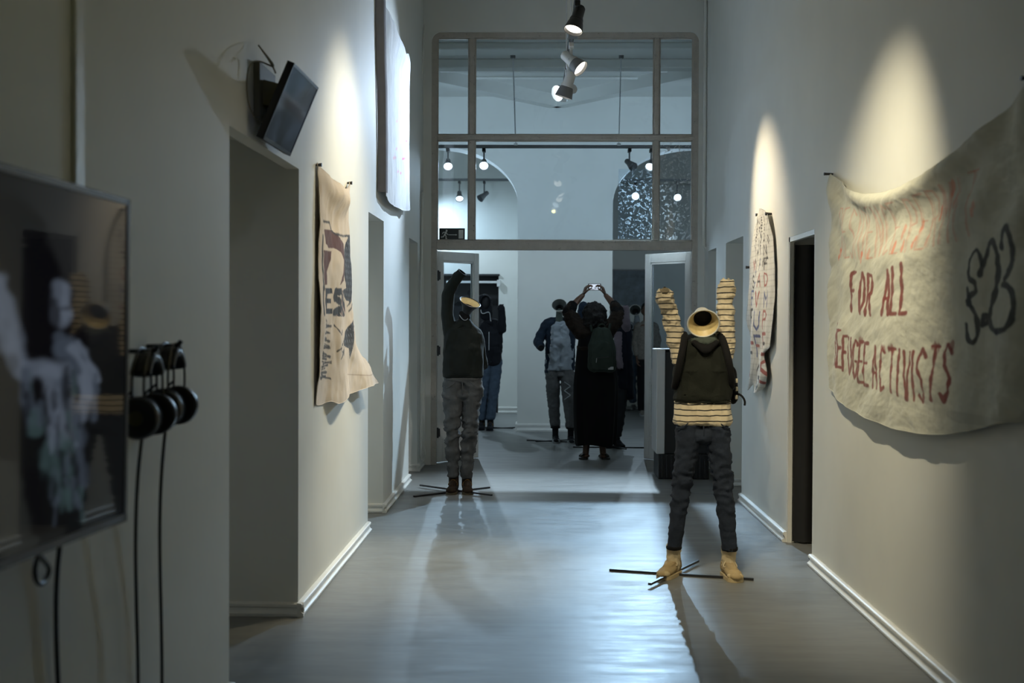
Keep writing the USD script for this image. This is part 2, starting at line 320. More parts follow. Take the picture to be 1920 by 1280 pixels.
for a, b in MX:
    for z0, z1 in ((2.165, 3.13), (3.18, GZ - 0.05)):
        put('mullion', box(a, b, FY0 - 0.003, FY1, z0, z1, 0.006), MT['old_frame'], w)
XS = [GX0 + 0.052, MX[0][0], MX[0][1], MX[1][0], MX[1][1], GX1 - 0.052]
for k in range(3):
    for z0, z1 in ((2.165, 3.13), (3.18, GZ - 0.05)):
        x0, x1 = XS[2 * k], XS[2 * k + 1]
        p = put('pane', box(x0, x1, YG + 0.018, YG + 0.022, z0, z1), MT['pane_dirty'] if (k == 2 and z0 < 3) else MT['pane'], w)
        bead = [box(x0, x0 + 0.012, YG, YG + 0.018, z0, z1), box(x1 - 0.012, x1, YG, YG + 0.018, z0, z1), box(x0, x1, YG, YG + 0.018, z0, z0 + 0.012), box(x0, x1, YG, YG + 0.018, z1 - 0.012, z1)]
        put('putty', cat(bead), MT['old_frame'], w)
put('spattered_film', box(0.74, XS[3], YG + 0.0225, YG + 0.0235, 2.19, 2.86), MT['pane_dirty'], w, label='patch of glass crusted with white adhesive flecks')

def door_leaf(n, hinge, free, label):
    """A half-glazed folding leaf between two floor points."""
    h, f = np.array(hinge, float), np.array(free, float); L = np.linalg.norm(f - h); d = (f - h) / L
    t = thing(f'door_{n}', (*h, 0), label, 'door', kind='structure')
    def to(m):
        T = np.eye(4); T[:2, 0] = d; T[:2, 1] = (-d[1], d[0]); T[:2, 3] = h; m = m.copy(); m.apply_transform(T); return m
    zb, zt = 0.012, 2.07
    put('stile', to(box(0, 0.075, -0.02, 0.02, zb, zt, 0.004)), MT['leaf'], t); put('stile', to(box(L - 0.075, L, -0.02, 0.02, zb, zt, 0.004)), MT['leaf'], t)
    put('top_rail', to(box(0.075, L - 0.075, -0.02, 0.02, zt - 0.09, zt, 0.004)), MT['leaf'], t)
    put('lock_rail', to(box(0.075, L - 0.075, -0.02, 0.02, 0.78, 0.9, 0.004)), MT['leaf'], t)
    put('bottom_rail', to(box(0.075, L - 0.075, -0.02, 0.02, zb, 0.24, 0.004)), MT['leaf'], t)
    put('pane', to(box(0.075, L - 0.075, -0.003, 0.003, 0.9, zt - 0.09)), MT['pane'], t)
    put('panel', to(box(0.075, L - 0.075, -0.006, 0.006, 0.24, 0.78)), MT['leaf'] if n == 1 else MT['leaf'], t)
    mould = []
    for z0, z1 in ((0.24, 0.78), (0.9, zt - 0.09)):
        for yy in (-0.014, 0.006):
            mould += [to(box(0.075, L - 0.075, yy, yy + 0.008, z0, z0 + 0.018)), to(box(0.075, L - 0.075, yy, yy + 0.008, z1 - 0.018, z1)), to(box(0.075, 0.093, yy, yy + 0.008, z0, z1)), to(box(L - 0.093, L - 0.075, yy, yy + 0.008, z0, z1))]
    put('moulding', cat(mould), MT['leaf'], t)
    for z in (0.25, 1.05, 1.78):
        put('hinge', to(cat([cyl((0, -0.026, z), (0, -0.026, z + 0.1), 0.009, 10), box(0, 0.035, -0.024, -0.019, z + 0.01, z + 0.09)])), MT['black_metal'], t)
    return t
door_leaf(1, (-1.02, 12.45), (-0.64, 12.93), 'white half-glazed folding door leaf opened on the left')
door_leaf(2, (1.47, 12.45), (1.06, 12.95), 'white half-glazed folding door leaf opened on the right')

# ---- far rooms
ZF = 4.2
def arch(c, hw, spring, rise):
    a = np.linspace(0, np.pi, 40)
    return sg.Polygon([(c + hw, -1), *zip(c + hw * np.cos(a), spring + rise * np.sin(a)), (c - hw, -1)])
pier = sg.box(-3.2, 0, 3.6, ZF).difference(arch(-1.335, 1.04, 2.85, 0.73)).difference(arch(1.935, 1.04, 2.85, 0.73))
single('wall_back', prism(pier, 'y', 16.1, 16.5), MT['wall'], 'white wall with two round-headed arches beyond the glazed screen', 'wall', kind='structure')
single('wall_far_left', box(-3.4, -3.2, YG + 0.28, 21.2, 0, ZF), MT['wall'], 'left wall of the far white rooms', 'wall', kind='structure')
single('wall_far_right', box(3.6, 3.8, YG + 0.28, 21.2, 0, ZF), MT['wall'], 'right wall of the far white rooms', 'wall', kind='structure')
fb = sg.box(-3.2, 0, 0.35, ZF).difference(sg.box(-1.47, -1, -0.636, 2.07))
single('wall_far', cat([prism(fb, 'y', 19.2, 19.4), box(0.35, 3.6, 21.0, 21.2, 0, ZF), box(0.2, 0.35, 19.2, 21.0, 0, ZF), box(-3.2, 0.2, 21.0, 21.2, 0, ZF)]), MT['wall'], 'farthest white wall with a black doorway', 'wall', kind='structure')
single('wall_far_inner', box(-0.25, -0.05, 16.5, 19.2, 0, ZF), MT['wall'], 'white dividing wall behind the pier between the arches', 'wall', kind='structure')
single('ceiling_far', box(-3.4, 3.8, YG + 0.28, 21.2, ZF, ZF + 0.15), MT['wall'], 'white ceiling of the far rooms', 'ceiling', kind='structure')
single('wall_far_front', cat([box(-3.4, WL, YG + 0.1, YG + 0.28, 0, ZC), box(WR, 3.8, YG + 0.1, YG + 0.28, 0, ZC), box(WL, WR, YG + 0.28, YG + 0.4, ZF, ZC)]), MT['wall'], 'back of the end wall seen from the far room', 'wall', kind='structure')
sk = [skirt((-0.295, 16.1), (0.895, 16.1), (0, -1), seed=31), skirt((-3.2, 19.2), (-1.47, 19.2), (0, -1), seed=32), skirt((-0.636, 19.2), (-0.25, 19.2), (0, -1), seed=33), skirt((-0.295, 16.1 - D), (-0.295, 16.5), (-1, 0), seed=34), skirt((-0.25, 16.5), (-0.25, 19.2), (-1, 0), seed=35)]
for m_ in sk: m_.vertices[:, 2] *= 1.5
single('baseboard_back', cat(sk), MT['trim'], 'white stepped skirting of the far room', 'skirting board', kind='structure', smooth=40)
d3 = thing('door_3', (-1.05, 19.3, 0), 'black doorway in the farthest wall with a pale bar across its head', 'doorway', kind='structure')
put('dark_inside_sheet', box(-1.47, -0.636, 19.32, 19.36, 0, 2.07), MT['black_matte'], d3)  # black sheet painted as the darkness inside the opening
put('head_box', box(-1.48, -0.62, 19.17, 19.2, 2.06, 2.09, 0.004), MT['black'], d3)
put('pale_bar', box(-1.42, -0.64, 19.16, 19.19, 1.95, 1.985, 0.004), MT['white_lamp'], d3)
put('bracket', box(-0.66, -0.61, 19.15, 19.2, 1.9, 2.0, 0.004), MT['white_lamp'], d3)
def beam(p, q, w_, h_):
    p, q = np.array(p, float), np.array(q, float); d = (q - p) / np.linalg.norm(q - p); n = np.array([-d[1], d[0]])
    return hull([(*(e + n * s * w_ * k), z) for e in (p, q) for s in (-0.5, 0.5) for z, k in ((ZF, 1.0), (ZF - h_, 0.8))])
b = thing('ceiling_beam', (0.19, 14.5, ZF), 'white ceiling ribs meeting over the pier in the far room', 'ceiling beam', kind='structure')
put('rib', beam((0.19, 16.1), (-2.45, 12.9), 0.2, 0.14), MT['wall'], b); put('rib', beam((0.19, 16.1), (2.6, 12.9), 0.2, 0.14), MT['wall'], b)
put('cross_beam', box(-3.2, 3.6, 12.95, 13.25, ZF - 0.07, ZF, 0.01), MT['wall'], b); put('cross_beam', box(-3.2, 3.6, 13.75, 13.95, ZF - 0.1, ZF, 0.01), MT['wall'], b)
for y in (14.35, 14.75): put('conduit', cyl((-3.2, y, ZF - 0.02), (3.6, y, ZF - 0.02), 0.016, 10), MT['trim'], b)

# ------------------------------------------------------------------ painted cloths on the walls
def painted(name, rough=0.85, trans=0.0, weave=0.25):
    return usdkit.material(stage, LK + name, {
        'a': ('attribute', {'attribute': 'paint'}), 'tc': ('texture_coordinate', {}), 'n': ('noise_texture', {'scale': 9.0, 'detail': 6.0}),
        'r': ('rgb_ramp', {'ramp': [(0.3, (0.88, 0.88, 0.88)), (0.7, (1, 1, 1))]}), 'm': ('mix_color', {'blend_type': 'multiply', 'fac': 1.0}),
        'bn': ('noise_texture', {'scale': 260.0, 'detail': 2.0}), 'b': ('bump', {'strength': weave, 'distance': 0.002}),
        'p': ('principled_bsdf', {'roughness': rough, 'specular_ior_level': 0.25, 'sheen_weight': 0.15})},
        [('tc.object', 'n.vector'), ('n.fac', 'r.fac'), ('a.color', 'm.a'), ('r.color', 'm.b'), ('m.result', 'p.base_color'),
         ('tc.object', 'bn.vector'), ('bn.fac', 'b.height'), ('b.normal', 'p.normal')], surface='p.BSDF')
MT['cloth'] = painted('painted_cloth')

def spline1(pts):
    from scipy.interpolate import PchipInterpolator
    p = np.asarray(pts, float); s = np.r_[0, np.cumsum(np.linalg.norm(np.diff(p, axis=0), axis=1))]; s /= s[-1]
    return lambda t: np.stack([PchipInterpolator(s, p[:, k])(t) for k in range(p.shape[1])], -1)

def coons(top, bottom, lft, rgt_, ns, nt):
    """Grid (ns, nt, 2) of (y, z) filling four edge curves."""
    T, B, L, R = map(spline1, (top, bottom, lft, rgt_)); s, t = np.linspace(0, 1, ns), np.linspace(0, 1, nt)
    S, TT = s[:, None, None], t[None, :, None]
    tp, bt, lf_, rt = T(s)[:, None], B(s)[:, None], L(t)[None], R(t)[None]
    c = lambda i, j: (tp if j == 0 else bt)[0 if i == 0 else -1][None]
    return (1 - TT) * tp + TT * bt + (1 - S) * lf_ + S * rt - ((1 - S) * (1 - TT) * c(0, 0) + S * (1 - TT) * c(1, 0) + (1 - S) * TT * c(0, 1) + S * TT * c(1, 1))

def sheet(G, X, side, off, thick=0.004):
    """A hanging cloth from a (y, z) grid, standing off the wall plane X by off(s, t) towards side; with a turned-in rim."""
    ns, nt = G.shape[:2]
    V = np.stack([X + side * off, G[..., 0], G[..., 1]], -1).reshape(-1, 3)
    i, j = np.meshgrid(np.arange(ns - 1), np.arange(nt - 1), indexing='ij')
    q = np.stack([i * nt + j, (i + 1) * nt + j, (i + 1) * nt + j + 1, i * nt + j + 1], -1).reshape(-1, 4)
    idx = np.arange(ns * nt).reshape(ns, nt); ring = np.r_[idx[:, 0], idx[-1, 1:], idx[-2::-1, -1], idx[0, -2:0:-1]]
    W = V[ring].copy(); W[:, 0] -= side * thick; n0 = len(V); k = len(ring); a = np.arange(k); b_ = (a + 1) % k
    rim = np.stack([ring[a], ring[b_], n0 + b_, n0 + a], -1)
    q = np.vstack([q, rim]); F = np.vstack([q[:, [0, 1, 2]], q[:, [0, 2, 3]]])
    return np.vstack([V, W]), F, ring

def seg_dist(P, pts):
    d = np.full(len(P), 9.0); pts = np.asarray(pts, float)
    for a, b_ in zip(pts[:-1], pts[1:]):
        lo, hi = np.minimum(a, b_) - 0.09, np.maximum(a, b_) + 0.09
        k = np.nonzero((P[:, 0] > lo[0]) & (P[:, 0] < hi[0]) & (P[:, 1] > lo[1]) & (P[:, 1] < hi[1]))[0]
        if not len(k): continue
        v = b_ - a; t = np.clip(((P[k] - a) @ v) / (v @ v + 1e-12), 0, 1)
        d[k] = np.minimum(d[k], np.linalg.norm(P[k] - a - t[:, None] * v, axis=1))
    return d

def stroke(C, P, pts, w, col, alpha=1.0, soft=0.004, rag=0.0, seed=0):
    d = seg_dist(P, pts)
    if rag: d = d + rag * (meshkit.noise(np.c_[P * 40, np.full(len(P), seed)], seed) - 0.5)
    m = np.clip((w / 2 - d) / soft + 0.5, 0, 1)[:, None] * alpha
    C[:] = C * (1 - m) + np.array(col) * m

def fill(C, P, poly, col, alpha=1.0, pattern=None):
    import shapely
    g = sg.Polygon(poly).buffer(0); k = np.nonzero(shapely.contains_xy(g, P[:, 0], P[:, 1]))[0]
    c = np.array(col) if pattern is None else pattern(P[k])
    C[k] = C[k] * (1 - alpha) + c * alpha

LET = {'R': [[(0, 0), (0, 1), (.55, .97), (.72, .78), (.55, .55), (0, .48)], [(.25, .5), (.8, 0)]], 'E': [[(.7, 1), (0, 1), (0, 0), (.75, 0)], [(0, .52), (.55, .52)]],
       'S': [[(.75, .85), (.4, 1), (.05, .85), (.1, .62), (.65, .42), (.75, .18), (.4, 0), (0, .12)]], 'I': [[(.3, 0), (.3, 1)]],
       'D': [[(0, 0), (0, 1), (.5, .9), (.75, .5), (.5, .08), (0, 0)]], 'N': [[(0, 0), (0, 1), (.7, 0), (.7, 1)]], 'C': [[(.75, .9), (.4, 1), (.05, .7), (.02, .3), (.35, 0), (.75, .08)]],
       'P': [[(0, 0), (0, 1), (.55, .97), (.72, .76), (.55, .54), (0, .5)]], 'M': [[(0, 0), (0.02, 1), (.4, .45), (.78, 1), (.8, 0)]], 'T': [[(0, 1), (.8, 1)], [(.4, 1), (.4, 0)]],
       'F': [[(.75, 1), (0, 1), (0, 0)], [(0, .52), (.5, .52)]], 'O': [[(.4, 1), (.05, .75), (.02, .3), (.38, 0), (.75, .28), (.75, .72), (.4, 1)]],
       'A': [[(0, 0), (.4, 1), (.78, 0)], [(.12, .36), (.66, .36)]], 'L': [[(0, 1), (0, 0), (.7, 0)]], 'U': [[(0, 1), (.02, .25), (.35, 0), (.72, .25), (.75, 1)]],
       'G': [[(.75, .88), (.4, 1), (.05, .7), (.05, .25), (.4, 0), (.75, .15), (.75, .45), (.45, .45)]], 'V': [[(0, 1), (.38, 0), (.75, 1)]],
       'Q': [[(.4, 1), (.05, .7), (.05, .3), (.4, 0.1), (.75, .3), (.75, .7), (.4, 1)], [(.5, .3), (.85, 0)]], '2': [[(0, .8), (.35, 1), (.7, .8), (.6, .5), (0, 0), (.8, 0)]]}

def word(C, P, letters, ys, width, top, bot, w, col, alpha=1.0, seed=0, soft=0.005, rag=0.006, ay=0.42):
    """Letters centred at ys; top and bottom lines given as (y, z) points; reading direction is towards smaller y."""
    f = lambda pts: (lambda y: np.interp(-y, [-p[0] for p in pts], [p[1] for p in pts]))
    ft, fb_ = f(top), f(bot)
    for k, (ch, yc) in enumerate(zip(letters, ys)):
        for st in LET[ch]:
            pts = [(yc - (u - 0.38) * width, 0) for u, v in st]
            stroke(C, P * (ay, 1), [(y * ay, fb_(yc) + (ft(yc) - fb_(yc)) * v) for (y, _), (u, v) in zip(pts, st)], w, col, alpha, soft, rag, seed + k)

# --- the large sheet on the right
G = coons([(6.932, 2.196), (6.576, 2.109), (6.244, 2.035), (5.946, 1.992), (5.59, 1.971), (5.276, 1.978), (4.996, 1.998), (4.745, 2.022), (4.518, 2.06), (4.313, 2.109), (4.09, 2.175)],
          [(6.888, 1.045), (6.652, 1.005), (6.312, 0.972), (5.909, 0.952), (5.556, 0.945), (5.243, 0.951), (4.898, 0.972), (4.597, 1.011), (4.332, 1.054), (4.07, 1.09)],
          [(6.932, 2.196), (6.90, 1.6), (6.888, 1.045)], [(4.09, 2.175), (4.06, 1.6), (4.07, 1.09)], 660, 300)
P = G.reshape(-1, 2); S, T = np.meshgrid(np.linspace(0, 1, 660), np.linspace(0, 1, 300), indexing='ij')
ripple = meshkit.fbm(np.stack([P[:, 0] * 2.2 + P[:, 1] * 1.5, P[:, 1] * 7 + np.abs(P[:, 0] - 5.5) * 1.6, P[:, 0] * 0], -1), 5, 3).reshape(S.shape)
crease = meshkit.fbm(np.stack([P[:, 0] * 5 - P[:, 1] * 3, P[:, 1] * 5 + P[:, 0] * 2, P[:, 0] * 0 + 4], -1), 4, 8).reshape(S.shape)
sag = 0.016 * np.sin(8 * np.pi * (T + 0.9 * (S - 0.5) ** 2)) * np.exp(-3.5 * T) + 0.012 * np.sin(S * 46 + 3 * T) * np.clip(1 - np.minimum(S, 1 - S) * 4, 0, 1)
off = 0.014 + 0.05 * np.sin(np.pi * S) ** 0.6 * (0.35 + 0.65 * T) + 0.035 * (ripple - 0.5) + sag + 0.008 * (np.abs(crease - 0.5) * 2) + 0.035 * np.exp(-((T - 0.03) / 0.05) ** 2) * np.sin(np.pi * S)
off = np.maximum(off, 0.006)
V, F_, ring = sheet(G, WR, -1, off)
C = np.tile(np.array([0.62, 0.62, 0.53]), (len(P), 1)) * (0.93 + 0.14 * meshkit.fbm(np.c_[P * 3, P[:, :1] * 0], 4, 2)[:, None])
C *= np.where((P[:, 1] < 1.12)[:, None] & (meshkit.noise(np.c_[P[:, 0] * 3, P[:, 1] * 16, P[:, 0] * 0], 5) > 0.72)[:, None], 0.86, 1.0)
RT = [(6.75, 2.0), (6.3, 1.95), (5.896, 1.922), (5.49, 1.909), (5.259, 1.909), (4.833, 1.925), (4.5, 1.95)]; RB = [(6.727, 1.74), (6.08, 1.694), (5.59, 1.695), (5.282, 1.69), (4.915, 1.70), (4.729, 1.70), (4.4, 1.735)]
ys = [6.62, 6.48, 6.35, 6.24, 6.12, 5.98, 5.84, 5.70, 5.56, 5.34, 5.20, 5.06, 4.90, 4.76, 4.63]
PINK = (0.62, 0.2, 0.13)
word(C, P, 'RESIDENCEPERMIT', ys, 0.125, RT, RB, 0.0075, PINK, 0.42, 11, 0.004, 0.003)
word(C, P, 'RESIDENCEPERMIT', [y - 0.018 for y in ys], 0.115, RT, RB, 0.004, PINK, 0.25, 31, 0.004, 0.003)
for y, z, a in ((6.70, 1.745, .8), (6.12, 1.70, .8), (5.98, 1.715, .45), (5.56, 1.715, .6), (5.44, 1.72, .55), (5.28, 1.72, .6), (5.24, 1.79, .5), (4.99, 1.815, .75), (5.12, 1.72, .35), (4.83, 1.90, .5), (4.80, 1.85, .4), (4.55, 1.80, .45), (5.46, 1.78, .45)):
    stroke(C, P, [(y + 0.012, z - 0.012), (y - 0.012, z + 0.016)], 0.026, (0.78, 0.16, 0.07), a, 0.012, 0.02, int(y * 10))
RED = (0.19, 0.017, 0.012)
word(C, P, 'FORALL', [6.297, 6.114, 5.959, 5.647, 5.507, 5.366], 0.125, [(6.364, 1.644), (5.942, 1.616), (5.624, 1.624), (5.354, 1.645)], [(6.328, 1.457), (5.934, 1.428), (5.526, 1.436), (5.295, 1.435)], 0.020, RED, 0.95, 50, 0.005, 0.008)
word(C, P, 'REFUGEEACTIVISTS', [6.645, 6.53, 6.42, 6.31, 6.19, 6.072, 5.97, 5.80, 5.665, 5.52, 5.405, 5.30, 5.205, 5.10, 4.965, 4.82], 0.108,
     [(6.673, 1.395), (6.427, 1.328), (6.179, 1.31), (5.929, 1.298), (5.681, 1.283), (5.436, 1.284), (5.242, 1.274), (5.078, 1.296), (4.95, 1.308), (4.803, 1.319)],
     [(6.702, 1.184), (6.468, 1.164), (6.194, 1.125), (5.963, 1.105), (5.73, 1.102), (5.515, 1.099), (5.315, 1.082), (5.1, 1.082), (4.971, 1.1), (4.835, 1.103)], 0.0155, RED, 0.95, 70, 0.005, 0.008)
for y, z in ((5.66, 1.284), (5.53, 1.283), (4.965, 1.306), (4.80, 1.315), (6.10, 1.31)):
    stroke(C, P, [(y + 0.03, z), (y - 0.03, z)], 0.03, RED, 0.7, 0.012, 0.02, int(y * 7))
INK = (0.012, 0.014, 0.012)
SEC = [[(4.469, 1.60), (4.534, 1.653), (4.587, 1.611), (4.58, 1.559), (4.52, 1.535), (4.51, 1.51), (4.575, 1.49), (4.59, 1.465)], [(4.60, 1.475), (4.524, 1.419), (4.505, 1.379), (4.544, 1.328), (4.60, 1.345), (4.617, 1.391)], [(4.56, 1.455), (4.60, 1.52)]]
TWO = [[(4.472, 1.566), (4.438, 1.63), (4.383, 1.678), (4.345, 1.639), (4.344, 1.554), (4.372, 1.479), (4.40, 1.43), (4.43, 1.40), (4.467, 1.39), (4.467, 1.415), (4.43, 1.42), (4.385, 1.385), (4.324, 1.369)]]
TRE = [[(4.288, 1.65), (4.279, 1.692), (4.232, 1.713), (4.193, 1.652), (4.215, 1.591), (4.275, 1.545)], [(4.294, 1.525), (4.226, 1.515), (4.179, 1.484), (4.172, 1.458), (4.183, 1.414), (4.232, 1.377), (4.324, 1.369)]]
for k, g in enumerate(SEC + TWO + TRE):
    stroke(C, P * (0.5, 1), spline1(g)(np.linspace(0, 1, 30)) * (0.5, 1), 0.0185 if k < 3 else 0.0225, INK, 0.93, 0.005, 0.008, 5 + k)
C = np.vstack([C, C[ring]])
t = thing('protest_banner', (WR - 0.03, 5.5, 0.95), 'large cream cloth banner lettered in red FOR ALL REFUGEE ACTIVISTS', 'banner')
put('cloth', (V, F_), MT['cloth'], t, smooth=True, col=C)
for y, z in ((6.925, 2.192), (4.10, 2.172)): put('nail', cyl((WR, y, z), (WR - 0.05, y, z), 0.005, 10, 0.008), MT['black_metal'], t)

# --- narrow sheet beyond the dark doorway
G = coons([(9.15, 2.158), (9.0, 2.185), (8.742, 2.128)], [(9.473, 0.945), (9.3, 0.90), (9.175, 0.95), (8.98, 0.90), (8.837, 0.946)],
          [(9.15, 2.158), (9.293, 2.1), (9.385, 1.979), (9.57, 1.80), (9.51, 1.64), (9.53, 1.443), (9.43, 1.28), (9.473, 0.945)],
          [(8.742, 2.128), (8.653, 2.045), (8.563, 1.889), (8.527, 1.708), (8.543, 1.44), (8.591, 1.249), (8.78, 1.16), (8.70, 1.05), (8.837, 0.946)], 190, 250)
P = G.reshape(-1, 2); S, T = np.meshgrid(np.linspace(0, 1, 190), np.linspace(0, 1, 250), indexing='ij')
off = 0.02 + 0.035 * np.sin(np.pi * S) * (0.4 + 0.6 * T) + 0.06 * (meshkit.fbm(np.c_[P[:, 0] * 4, P[:, 1] * 2.2, P[:, 0] * 0], 4, 21).reshape(S.shape) - 0.4) + 0.02 * np.sin(S * 11 + T * 5) * T
off = np.maximum(off, 0.008)
V, F_, ring = sheet(G, WR, -1, off)
C = np.tile(np.array([0.66, 0.65, 0.6]), (len(P), 1))
C *= (1 - 0.16 * (np.abs(((P[:, 1] * 26) % 1) - 0.5) < 0.1))[:, None]
r = random.Random(3); COLS = [(0.02, 0.02, 0.025), (0.03, 0.03, 0.04), (0.03, 0.06, 0.22), (0.32, 0.05, 0.04)]
for col_i, sc in enumerate((0.2, 0.36, 0.55, 0.78)):
    z = 2.1
    while z > 1.0:
        h = 0.035 + 0.13 * (2.12 - z) / 1.1
        t_ = (2.16 - z) / 1.2; yl = 9.15 + (9.5 - 9.15) * min(1, t_ * 2.2); yr = 8.74 - 0.2 * math.sin(min(t_ * 1.6, 1) * math.pi / 2)
        y = yl + (yr - yl) * sc + r.uniform(-0.02, 0.02); ch = r.choice('RESDNCPMFAUGV2EIO')
        for st in LET[ch]:
            stroke(C, P, [(y - (u - .4) * h * 1.25, z + (v - 0.5) * h) for u, v in st], 0.009 + 0.016 * (2.1 - z), COLS[r.choice([0, 0, 1, 2, 3])] if z < 1.85 else COLS[0], 0.9, 0.006, 0.006, r.randrange(90))
        z -= h * 1.35 + r.uniform(0, 0.02)
for k in range(26):
    y, z = r.uniform(8.7, 9.25), r.uniform(1.8, 2.14); stroke(C, P, [(y, z), (y + r.uniform(-.03, .03), z - r.uniform(0.02, .045))], 0.011, COLS[0], 0.85, 0.005)
C = np.vstack([C, C[ring]])
t = thing('lettered_sheet', (WR - 0.03, 9.0, 0.9), 'narrow white cloth strip covered in rows of black, blue and red letters', 'banner')
put('cloth', (V, F_), MT['cloth'], t, smooth=True, col=C)
for y, z in ((9.14, 2.155), (8.75, 2.13), (9.56, 1.80)): put('nail', cyl((WR, y, z), (WR - 0.045, y, z), 0.007, 10, 0.011), MT['black_metal'], t)

# --- the hanging with a printed drawing on the left
G = coons([(6.449, 2.19), (6.594, 2.161), (6.815, 2.137), (7.089, 2.13), (7.324, 2.158), (7.51, 2.21)], [(6.416, 0.972), (6.608, 0.958), (6.75, 0.965), (6.883, 0.945), (7.05, 0.955), (7.202, 0.968), (7.5, 0.962), (7.9, 0.985), (8.256, 0.989)],
          [(6.449, 2.19), (6.438, 1.799), (6.427, 1.396), (6.416, 0.972)], [(7.51, 2.21), (7.515, 1.898), (7.564, 1.522), (7.68, 1.3), (7.97, 1.13), (8.256, 0.989)], 330, 260)
P = G.reshape(-1, 2); S, T = np.meshgrid(np.linspace(0, 1, 330), np.linspace(0, 1, 260), indexing='ij')
off = 0.012 + 0.03 * np.sin(np.pi * S) * (0.3 + T) + 0.05 * (meshkit.fbm(np.c_[P[:, 0] * 3 + P[:, 1], P[:, 1] * 3 - P[:, 0] * 2, P[:, 0] * 0], 4, 31).reshape(S.shape) - 0.42) + 0.018 * np.sin(S * 14 + T * 3) * T + 0.05 * np.exp(-((T - .05) / .06) ** 2) * np.sin(np.pi * S)
off += 0.10 * np.clip((S - 0.6) / 0.4, 0, 1) ** 2 * np.clip((T - .5) / .5, 0, 1) ** 1.5
off = np.maximum(off, 0.006)
V, F_, ring = sheet(G, WL, 1, off)
C = np.tile(np.array([0.70, 0.60, 0.50]), (len(P), 1)) * (0.95 + 0.1 * meshkit.fbm(np.c_[P * 4, P[:, :1] * 0], 4, 2)[:, None])
BR, BK = (0.105, 0.032, 0.018), (0.014, 0.014, 0.016)
plaid = lambda p: np.where((((p[:, :1] * 22 + p[:, 1:] * 9) % 1 < 0.22) & ((p[:, 1:] * 30) % 1 < 0.5)), [[0.16, 0.17, 0.2]], [BK])
diag = lambda p: np.select([((p[:, :1] * 1.0 + p[:, 1:] * 1.6) * 9 % 1 < 0.24), ((p[:, :1] + p[:, 1:] * 1.6) * 9 % 1 < 0.42)], [[[0.5, 0.42, 0.34]], [[0.2, 0.05, 0.03]]], [BK])
fill(C, P, [(6.565, 1.863), (6.819, 1.876), (6.989, 1.844), (7.13, 1.82), (7.226, 1.757), (7.205, 1.689), (7.097, 1.629), (6.923, 1.585), (7.026, 1.659), (7.06, 1.727), (6.955, 1.766), (6.82, 1.78), (6.691, 1.773), (6.597, 1.798)], BR)
fill(C, P, [(6.536, 1.754), (6.755, 1.76), (6.724, 1.711), (6.63, 1.645), (6.618, 1.582), (6.557, 1.575)], BR)
fill(C, P, [(7.485, 1.893), (7.533, 1.891), (7.568, 1.703), (7.554, 1.525), (7.435, 1.5), (7.32, 1.51), (7.185, 1.564), (7.319, 1.579), (7.205, 1.666), (7.241, 1.747), (7.353, 1.821)], BK, 1, plaid)
fill(C, P, [(6.958, 1.559), (7.185, 1.558), (7.282, 1.509), (7.306, 1.416), (6.825, 1.416), (6.959, 1.461)], BK, 1, diag)
fill(C, P, [(6.557, 1.56), (6.758, 1.565), (6.771, 1.538), (6.631, 1.532), (6.631, 1.509), (6.746, 1.509), (6.746, 1.485), (6.632, 1.483), (6.619, 1.457), (6.772, 1.457), (6.772, 1.429), (6.558, 1.428)], BK)
stroke(C, P, [(6.958, 1.553), (6.823, 1.545), (6.811, 1.513), (6.938, 1.493), (6.952, 1.46), (6.798, 1.436)], 0.042, BK, 1, 0.006, 0.01)
fill(C, P, [(7.516, 1.407), (7.494, 1.277), (7.441, 1.167), (7.377, 1.233), (7.174, 1.254), (7.322, 1.338)], BK, 1, plaid)
for pts, w_ in (([(6.516, 1.901), (6.721, 1.909), (6.754, 1.882), (6.886, 1.859), (7.094, 1.862), (7.509, 1.891)], 0.012), ([(6.826, 1.368), (6.961, 1.308), (7.137, 1.339), (7.102, 1.278), (6.861, 1.228)], 0.01), ([(6.929, 1.183), (7.102, 1.25), (7.322, 1.315), (7.722, 1.401)], 0.01),
                ([(7.397, 1.447), (7.62, 1.515), (7.636, 1.539), (7.514, 1.525), (7.358, 1.476)], 0.011), ([(6.535, 1.56), (6.51, 1.70), (6.52, 1.82)], 0.03), ([(6.50, 1.43), (6.52, 1.56)], 0.03)):
    stroke(C, P, pts, w_, BK, 0.95, 0.006, 0.006)
stroke(C, P, [(7.364, 1.083), (7.901, 1.054), (8.271, 1.058)], 0.006, (0.4, 0.28, 0.2), 0.7, 0.004)
for k in range(22):
    z = 1.40 - k * 0.0145; y = 6.55 + 0.06 * r.random(); stroke(C, P, [(y, z), (y + r.uniform(.05, .2), z + r.uniform(-.03, .01))], r.uniform(.006, .014), BK, 0.9, 0.005, 0.006, k)
for k in range(9): stroke(C, P, [(6.56 + 0.015 * math.sin(k * 2.2), 1.30 - k * 0.024), (6.56 + 0.02 * math.sin(k), 1.285 - k * 0.024)], 0.013, BK, 0.9, 0.005)
for k in range(7): stroke(C, P, [(6.93 + 0.03 * k, 1.24 - 0.012 * k), (6.97 + 0.03 * k, 1.21 + 0.01 * k)], 0.008, BK, 0.85, 0.005)
C = np.vstack([C, C[ring]])
t = thing('printed_hanging', (WL + 0.03, 7.2, 0.95), 'tall peach cotton hanging printed with a brown and black drawing', 'wall hanging')
put('cloth', (V, F_), MT['cloth'], t, smooth=True, col=C)
for y, z in ((6.46, 2.18), (7.50, 2.20)): put('nail', cyl((WL, y, z), (WL + 0.03, y, z), 0.006, 10, 0.01), MT['black_metal'], t)

